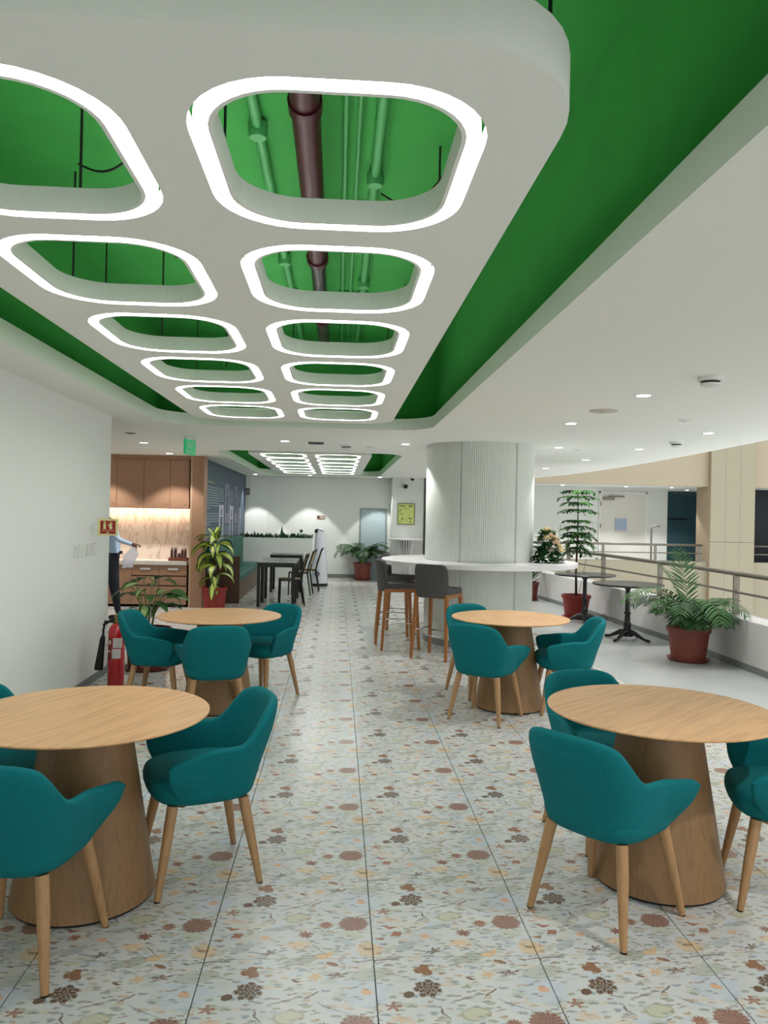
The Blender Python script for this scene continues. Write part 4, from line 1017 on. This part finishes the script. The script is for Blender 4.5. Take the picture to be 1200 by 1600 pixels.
def cabinet(name, x0, x1, z0, z1, y0, y1, label, doors):
    t = thing(name, label, 'cabinet', ((x0+x1)/2, y1, z0)); cx = (x0+x1)/2
    MB().box(x0-cx, x1-cx, y0-y1+.02, 0, 0, z1-z0).build('carcass', CABDARK, t)
    for (a, b, c, d, kind) in doors:
        o = MB().box(a-cx+.003, b-cx-.003, y0-y1, y0-y1+.018, c-z0+.003, d-z0-.003).build(kind, CABW, t)
        if kind == 'drawer' and d > .58:
            MB().box((a+b)/2-cx-.09, (a+b)/2-cx+.09, y0-y1-.008, y0-y1, (c+d)/2-z0-.0, (c+d)/2-z0+.045).build('label_frame', SKIRT, o)
            MB().box((a+b)/2-cx-.08, (a+b)/2-cx+.08, y0-y1-.010, y0-y1-.008, (c+d)/2-z0+.008, (c+d)/2-z0+.037).build('label_card', PAPER, o)
    return t
for (x0, x1, lab) in ((-4.66, -4.10, 'wall cupboard at the hidden left end of the kitchen'), (-4.10, -3.655, 'narrow wall cupboard above the person at the left'), (-3.655, -3.215, 'second wooden wall cupboard of the kitchen'), (-3.215, -2.785, 'third wooden wall cupboard of the kitchen'), (-2.785, -2.47, 'rightmost wooden wall cupboard beside the end panel')):
    t = cabinet('wall_cupboard', x0, x1, 1.62, 2.44, 13.0, 13.42, lab, [(x0, x1, 1.62, 2.44, 'door')])
    MB().ring([(.012, 0), (.012, .004)], 14).build('lock', STEEL, t, loc=((x1-x0)/2-.06, -.422, .07)).rotation_euler = (PI/2, 0, 0)
q = MB(); q.box(KX0, -2.45, 12.97, 13.42, 2.44, CZ); struct('trim_3', q, CABW)
t = thing('under_cabinet_light', 'warm glowing strip light under the kitchen wall cupboards', 'light', (-3.5, 13.28, 1.615))
MB().box(-1.1, 1.02, -.012, .012, -.012, 0).build('diffuser', WARML, t)
l = bpy.data.lights.new('strip_lamp', 'AREA'); l.shape = 'RECTANGLE'; l.size = 2.1; l.size_y = .03; l.energy = 3.2; l.color = (1, .76, .58)
o = bpy.data.objects.new('strip_lamp', l); COL.objects.link(o); o.parent = t; o.location = (0, 0, -.016); o.rotation_euler = (math.radians(12), 0, 0)
cabinet('base_cabinet', -4.66, -3.36, .04, .69, KY, 13.41, 'plain wooden base cabinet behind the person', [(-4.66, -3.9, .04, .69, 'door'), (-3.9, -3.36, .04, .69, 'door')])
cabinet('base_cabinet', -3.36, -2.91, .04, .69, KY, 13.41, 'wooden drawer unit below the plastic bag', [(-3.36, -2.91, .52, .69, 'drawer'), (-3.36, -3.17, .36, .505, 'drawer'), (-3.17, -2.91, .36, .505, 'drawer'), (-3.36, -2.91, .20, .345, 'drawer'), (-3.36, -2.91, .04, .185, 'drawer')])
cabinet('base_cabinet', -2.91, -2.465, .04, .69, KY, 13.41, 'wooden drawer unit below the utensil tray beside the end panel', [(-2.91, -2.465, .52, .69, 'drawer'), (-2.91, -2.465, .36, .505, 'drawer'), (-2.91, -2.465, .20, .345, 'drawer'), (-2.91, -2.465, .04, .185, 'drawer')])
t = thing('worktop', 'pale marble kitchen worktop over the drawer units', 'worktop', (-3.58, 13.15, .70))
MB().box(-1.1, 1.11, -.27, .23, -.008, .06).build('slab', mat('worktop_stone', (214, 206, 196), .25, var=.03), t, bevel=.004)
t = thing('utensil_tray', 'reddish wooden tray holding condiment jars at the right end of the worktop', 'tray', (-2.60, 13.02, .762))
MB().box(-.17, .12, -.12, .12, 0, .05).build('tray', mat('red_wood', (124, 62, 44), .5), t, bevel=.004)
JB = mat('dark_jar', (70, 40, 34), .3); JL = mat('jar_lid', (150, 132, 120), .4)
for i, (x, h, r) in enumerate(((-.13, .16, .022), (-.07, .17, .024), (-.01, .08, .026), (.045, .15, .02), (.09, .16, .022), (-.10, .15, .02), (.02, .14, .02))):
    y = -.04 if i < 5 else .05
    j = thing('jar', ['tall dark jar, first from the left on the wooden tray', 'tall dark jar, second from the left on the wooden tray', 'short dark jar in the middle of the wooden tray', 'tall slim jar right of the short one on the tray',
                      'rightmost tall jar on the wooden tray', 'rear left jar on the wooden tray', 'rear right jar on the wooden tray'][i], 'jar', (-2.60+x, 13.02+y, .812), group='jars on the wooden tray')
    MB().ring([(r, 0), (r, h*.7), (r*.8, h*.8)], 16).build('body', JB, j, smooth=40); MB().ring([(r*.95, h*.8), (r*.95, h)], 16).build('lid', JL, j)

# ------------------------------------------------------------------ banquette, black tables and cane chairs
t = thing('banquette', 'teal upholstered bench along the slate wall on a dark wooden base', 'bench', (-2.0, 15.7, 0))
MB().box(-.28, .26, -2.15, 2.1, .0, .36).build('base', wood('dark_base', (104, 80, 62), (70, 52, 40), 'Y', 1.3, .5, .4), t)
MB().box(-.28, .32, -2.18, -2.15, 0, .82).build('end_panel', CABDARK, t)
for k in range(3): MB().box(-.14, .30, -2.14+k*1.415, -.735+k*1.415, .36, .47).build('seat_cushion', TEALB, t, bevel=.03)
for k in range(3): MB().box(-.28, -.14, -2.14+k*1.415, -.735+k*1.415, .36, 1.06).build('back_cushion', TEALB, t, bevel=.03)
BT = mat('grey_green_laminate', (52, 60, 60), .22)
def black_table(x, y, lab):
    t = thing('cafe_table', lab, 'table', (x, y, 0), 0, 'square black tables by the banquette')
    MB().box(-.32, .32, -.34, .34, .725, .75).build('tabletop', BT, t, bevel=.003)
    MB().box(-.31, .31, -.33, -.30, .67, .725).box(-.31, .31, .30, .33, .67, .725).box(-.31, -.28, -.3, .3, .67, .725).box(.28, .31, -.3, .3, .67, .725).build('apron', BLACK, t)
    for sx in (-1, 1):
        for s_ in (-1, 1): MB().box(sx*.29-.025, sx*.29+.025, s_*.31-.025, s_*.31+.025, 0, .725).build('leg', BLACK, t)
    return t
t0 = black_table(-1.02, 13.42, 'square black table nearest the camera, beside the striped plant'); kids_once(t0)
copy_tree(t0, (-1.02, 14.15, 0), 0, 'square black table directly behind the nearest one')
copy_tree(t0, (-1.02, 15.9, 0), 0, 'square black table farthest back, before the planter wall')
CANE = mat('cane', (176, 152, 116), .7, bump=.5, bscale=200)
def cane_chair(x, y, rz, lab):
    t = thing('cane_chair', lab, 'chair', (x, y, 0), rz, 'black chairs with cane seats at the black tables')
    MB().plate([rrect(-.20, .20, -.19, .20, .05, 5)], .425, .45).build('seat_frame', BLACK, t, bevel=.006)
    MB().plate([rrect(-.165, .165, -.155, .165, .04, 5)], .45, .455).build('cane_seat', CANE, t)
    for sx in (-1, 1):
        MB().tube([(sx*.18, .18, .44), (sx*.19, .19, 0)], [.017, .013], 8).build('leg', BLACK, t, smooth=60)
        MB().tube([(sx*.18, -.17, .44), (sx*.19, -.24, 0)], [.017, .013], 8).build('leg', BLACK, t, smooth=60)
        MB().tube([(sx*.185, -.17, .44), (sx*.19, -.21, .62), (sx*.18, -.28, .84)], .015, 8).build('back_post', BLACK, t, smooth=60)
    P = [(-.18, -.28, .84), (-.1, -.305, .87), (0, -.31, .875), (.1, -.305, .87), (.18, -.28, .84)]
    MB().tube(P, .02, 8).build('top_rail', BLACK, t, smooth=60)
    m = MB(); m.grid([[(-.17+.34*i/6, -.215-.02*math.sin(PI*i/6), .60), (-.165+.33*i/6, -.275-.025*math.sin(PI*i/6), .845)] for i in range(7)]); m.build('cane_back', CANE, t, smooth=60)
    MB().tube([(-.185, -.2, .59), (.185, -.2, .59)], .01, 8).build('lower_rail', BLACK, t)
    return t
k0 = cane_chair(-.80, 13.50, PI/2+.12, 'black cane chair at the nearest black table, seat pushed under it'); kids_once(k0)
copy_tree(k0, (-.72, 15.2, 0), PI/2-.1, 'black cane chair at the middle of the row by the white robot')
copy_tree(k0, (-.60, 15.95, 0), PI/2, 'rearmost black cane chair right beside the white robot')
# white service robot
t = thing('service_robot', 'tall white tapered robot with a round grey speaker near its base', 'robot', (-.38, 17.1, 0), -.1)
MB().ring([(.185, 0), (.19, .06)], 36, sy=1.05).build('base', BLACK, t)
WR = mat('gloss_white_plastic', (222, 224, 232), .2)
MB().ring([(.188, .06), (.185, .12), (.155, .5), (.125, .9), (.105, 1.15), (.10, 1.22), (.07, 1.27), (.03, 1.285)], 36, sy=1.0).build('body', WR, t, smooth=60)
m = MB(); m.plate([[(.062*math.cos(2*PI*i/24), .062*math.sin(2*PI*i/24)) for i in range(24)]], 0, .012); o = m.build('speaker_grille', mat('grille_grey', (120, 124, 128), .6), t); o.location = (-.03, -.172, .27); o.rotation_euler = (PI/2-.08, 0, -.17)
MB().box(-.115, -.03, -.09, -.02, 1.16, 1.24).build('camera_head', BLACK, t, bevel=.01)
MB().box(-.07, .08, -.10, -.085, 1.22, 1.235, rot=Matrix.Rotation(.3, 3, 'Y'), piv=(0, 0, 1.23)).build('visor', BLACK, t)
# narrow console table against the pilaster
t = thing('high_table', 'white high table with a ribbed tapering pedestal by the back pilaster', 'table', (1.62, 18.33, 0))
MB().ring([(.40, 1.0), (.41, 1.01), (.41, 1.035)], 40).build('tabletop', SOLID, t, smooth=30)
for k in range(20):
    a = 2*PI*k/20; MB().tube([(.20*math.cos(a), .20*math.sin(a), 1.0), (.12*math.cos(a), .12*math.sin(a), .55), (.16*math.cos(a), .16*math.sin(a), .02)], .014, 6).build('rib', SOLID, t, smooth=60)
MB().ring([(.10, .02), (.10, 1.0)], 20).build('core', SKIRT, t); MB().ring([(.2, 0), (.2, .02)], 28).build('base', SOLID, t)

# ------------------------------------------------------------------ the person at the kitchen
def person():
    t = thing('person', 'person in pale blue shirt and dark trousers holding a bag, half hidden by the wall', 'person', (-3.30, 11.45, 0))
    # local metres from the feet; faces left along -X, right arm held back towards +X
    J = {'pel': (.05, 0, .93, .135, .105), 'wst': (.06, 0, 1.04, .12, .10), 'chs': (.02, 0, 1.25, .15, .115), 'nek0': (-.03, 0, 1.40, .085, .075), 'nek': (-.07, 0, 1.47, .05, .05), 'hd0': (-.19, 0, 1.55, .072, .085), 'hd1': (-.19, 0, 1.64, .078, .094), 'hd2': (-.19, 0, 1.70, .062, .07),
         'shR': (.05, -.17, 1.37, .055, .055), 'elR': (.19, -.24, 1.16, .041, .041), 'wrR': (.40, -.28, 1.095, .028, .028), 'haR': (.445, -.285, 1.09, .033, .022),
         'shL': (-.03, .18, 1.37, .055, .055), 'elL': (-.08, .23, 1.10, .041, .041), 'wrL': (-.22, .18, .92, .028, .028), 'haL': (-.26, .17, .90, .033, .022),
         'hpR': (.06, -.09, .86, .115, .11), 'knR': (.10, -.10, .50, .080, .078), 'anR': (.17, -.10, .11, .043, .043), 'hlR': (.18, -.10, .05, .04, .038), 'toR': (.03, -.11, .035, .035, .028),
         'hpL': (-.02, .09, .88, .10, .10), 'knL': (-.12, .10, .50, .068, .068), 'anL': (-.14, .10, .10, .043, .043), 'hlL': (-.12, .10, .05, .04, .038), 'toL': (-.29, .10, .035, .035, .028)}
    E_ = [('pel', 'wst'), ('wst', 'chs'), ('chs', 'nek0'), ('nek0', 'nek'), ('nek', 'hd0'), ('hd0', 'hd1'), ('hd1', 'hd2'), ('chs', 'shR'), ('shR', 'elR'), ('elR', 'wrR'), ('wrR', 'haR'), ('chs', 'shL'), ('shL', 'elL'), ('elL', 'wrL'), ('wrL', 'haL'),
          ('pel', 'hpR'), ('hpR', 'knR'), ('knR', 'anR'), ('anR', 'hlR'), ('hlR', 'toR'), ('pel', 'hpL'), ('hpL', 'knL'), ('knL', 'anL'), ('anL', 'hlL'), ('hlL', 'toL')]
    # fingers
    for S, hx, hy, hz, dx in (('R', .46, -.285, 1.088, 1), ('L', -.275, .165, .895, -1)):
        for k, off in enumerate((-.024, -.008, .008, .023)):
            L1 = (.036, .040, .037, .029)[k]
            n1, n2, n3 = f'f{S}{k}a', f'f{S}{k}b', f'f{S}{k}c'
            J[n1] = (hx+dx*.01, hy+off, hz+.004, .0095, .009); J[n2] = (hx+dx*(.01+L1), hy+off, hz-.004, .0085, .008); J[n3] = (hx+dx*(.006+L1), hy+off, hz-.032, .0075, .007)
            E_ += [('ha'+S, n1), (n1, n2), (n2, n3)]
        J['t'+S+'a'] = (hx-dx*.01, hy-.032, hz-.01, .0105, .01); J['t'+S+'b'] = (hx+dx*.018, hy-.03, hz-.034, .009, .0085)
        E_ += [('ha'+S, 't'+S+'a'), ('t'+S+'a', 't'+S+'b')]
    names = list(J); me = bpy.data.meshes.new('body'); me.from_pydata([J[n][:3] for n in names], [(names.index(a), names.index(b)) for a, b in E_], [])
    o = bpy.data.objects.new('body', me); COL.objects.link(o)
    sk_ = o.modifiers.new('skin', 'SKIN'); sk_.use_smooth_shade = True
    if not me.skin_vertices: pass
    for i, n in enumerate(names):
        v = me.skin_vertices[0].data[i]; v.radius = J[n][3:5]; v.use_root = (n == 'pel')
    sb = o.modifiers.new('sub', 'SUBSURF'); sb.levels = 2; sb.render_levels = 2
    dg = bpy.context.evaluated_depsgraph_get(); new = bpy.data.meshes.new_from_object(o.evaluated_get(dg)); bpy.data.objects.remove(o)
    body = bpy.data.objects.new('body', new); COL.objects.link(body); body.parent = t
    bb = bmesh.new(); bb.from_mesh(new)
    for co, no in (((0, 0, .965), (0, 0, 1)), ((0, 0, 1.455), (0, 0, 1)), ((.395, 0, 0), (1, 0, 0)), ((-.195, 0, 0), (1, 0, 0)), ((0, 0, .075), (0, 0, 1))):
        bmesh.ops.bisect_plane(bb, geom=bb.verts[:]+bb.edges[:]+bb.faces[:], plane_co=co, plane_no=no)
    bb.to_mesh(new); bb.free()
    new.materials.clear()
    for m in (SKINM, SHIRT, TROUSER, BLACK): new.materials.append(m)
    for p in new.polygons:
        c = p.center; p.use_smooth = True
        if c.z < .075: p.material_index = 3
        elif c.z < .965 and abs(c.x) < .36 and not (c.x < -.19 and c.z > .8): p.material_index = 2
        elif c.z > 1.455 or c.x > .395 or (c.x < -.195 and c.z < 1.0): p.material_index = 0
        else: p.material_index = 1
    MB().ring([(.085, 1.60), (.100, 1.66), (.088, 1.73), (.05, 1.765), (.01, 1.775)], 20, (-.175, 0), sx=1.0, sy=.92).build('hair', HAIR, t, smooth=180)
    MB().ring([(.012, 1.56), (.017, 1.575), (.008, 1.60)], 10, (-.28, 0)).build('nose', SKINM, t, smooth=180)
    for s_ in (-1, 1):
        MB().ring([(.004, 1.605), (.010, 1.612), (.004, 1.62)], 10, (-.267, s_*.032)).build('eye', PAPER, t, smooth=180)
        MB().ring([(.008, 1.57), (.016, 1.59), (.012, 1.615)], 10, (-.17, s_*.086), sy=.5).build('ear', SKINM, t, smooth=180)
    MB().box(-.278, -.267, -.022, .022, 1.528, 1.534).build('mouth', mat('lip', (110, 60, 52), .5), t)
    MB().ring([(.128, .945), (.130, .985)], 28, (.055, 0), sy=.86, cap0=False, cap1=False).build('belt', BLACK, t)
    LAN = mat('lanyard_blue', (40, 60, 110), .6)
    MB().tube([(.03, -.05, 1.43), (.02, -.118, 1.30), (.03, -.125, 1.14)], .005, 5).build('lanyard', LAN, t)
    MB().box(-.005, .055, -.133, -.128, 1.06, 1.14).build('badge', PAPER, t)
    return t
person()
t = thing('plastic_bag', 'translucent white plastic bag held in the hand of the person at the kitchen', 'bag', (-2.93, 11.16, .78))
m = MB(); rows = []
rnd = random.Random(9)
NB = 11
bag_top = .30
for i in range(NB+1):
    v = i/NB; z = bag_top*(1-v)-.01; w = .03+.055*min(1, v*2.4)+.01*math.sin(5*v); cxx = .055-.095*v
    row = []
    for k in range(17):
        a = 2*PI*k/16; cr = 1+.10*math.sin(3*a+v*7)+.06*math.sin(7*a-v*11)
        row.append((cxx+w*math.cos(a)*cr, .03*(.4+v)*math.sin(a)*cr, z+.012*math.sin(2*a+v*3)*(v > .8)))
    row[-1] = row[0]; rows.append(row)
m.grid(rows); bmesh.ops.remove_doubles(m.bm, verts=m.bm.verts, dist=1e-5)
m.build('bag', mat('clear_plastic', (226, 228, 240), .3, alpha=.55), t, smooth=180)
MB().tube([(.03, 0, .28), (.01, 0, .305), (.045, 0, .312), (.085, 0, .30), (.075, 0, .28)], .006, 6).build('handle', mat('plastic_white', (230, 230, 240), .4, alpha=.8), t, smooth=180)
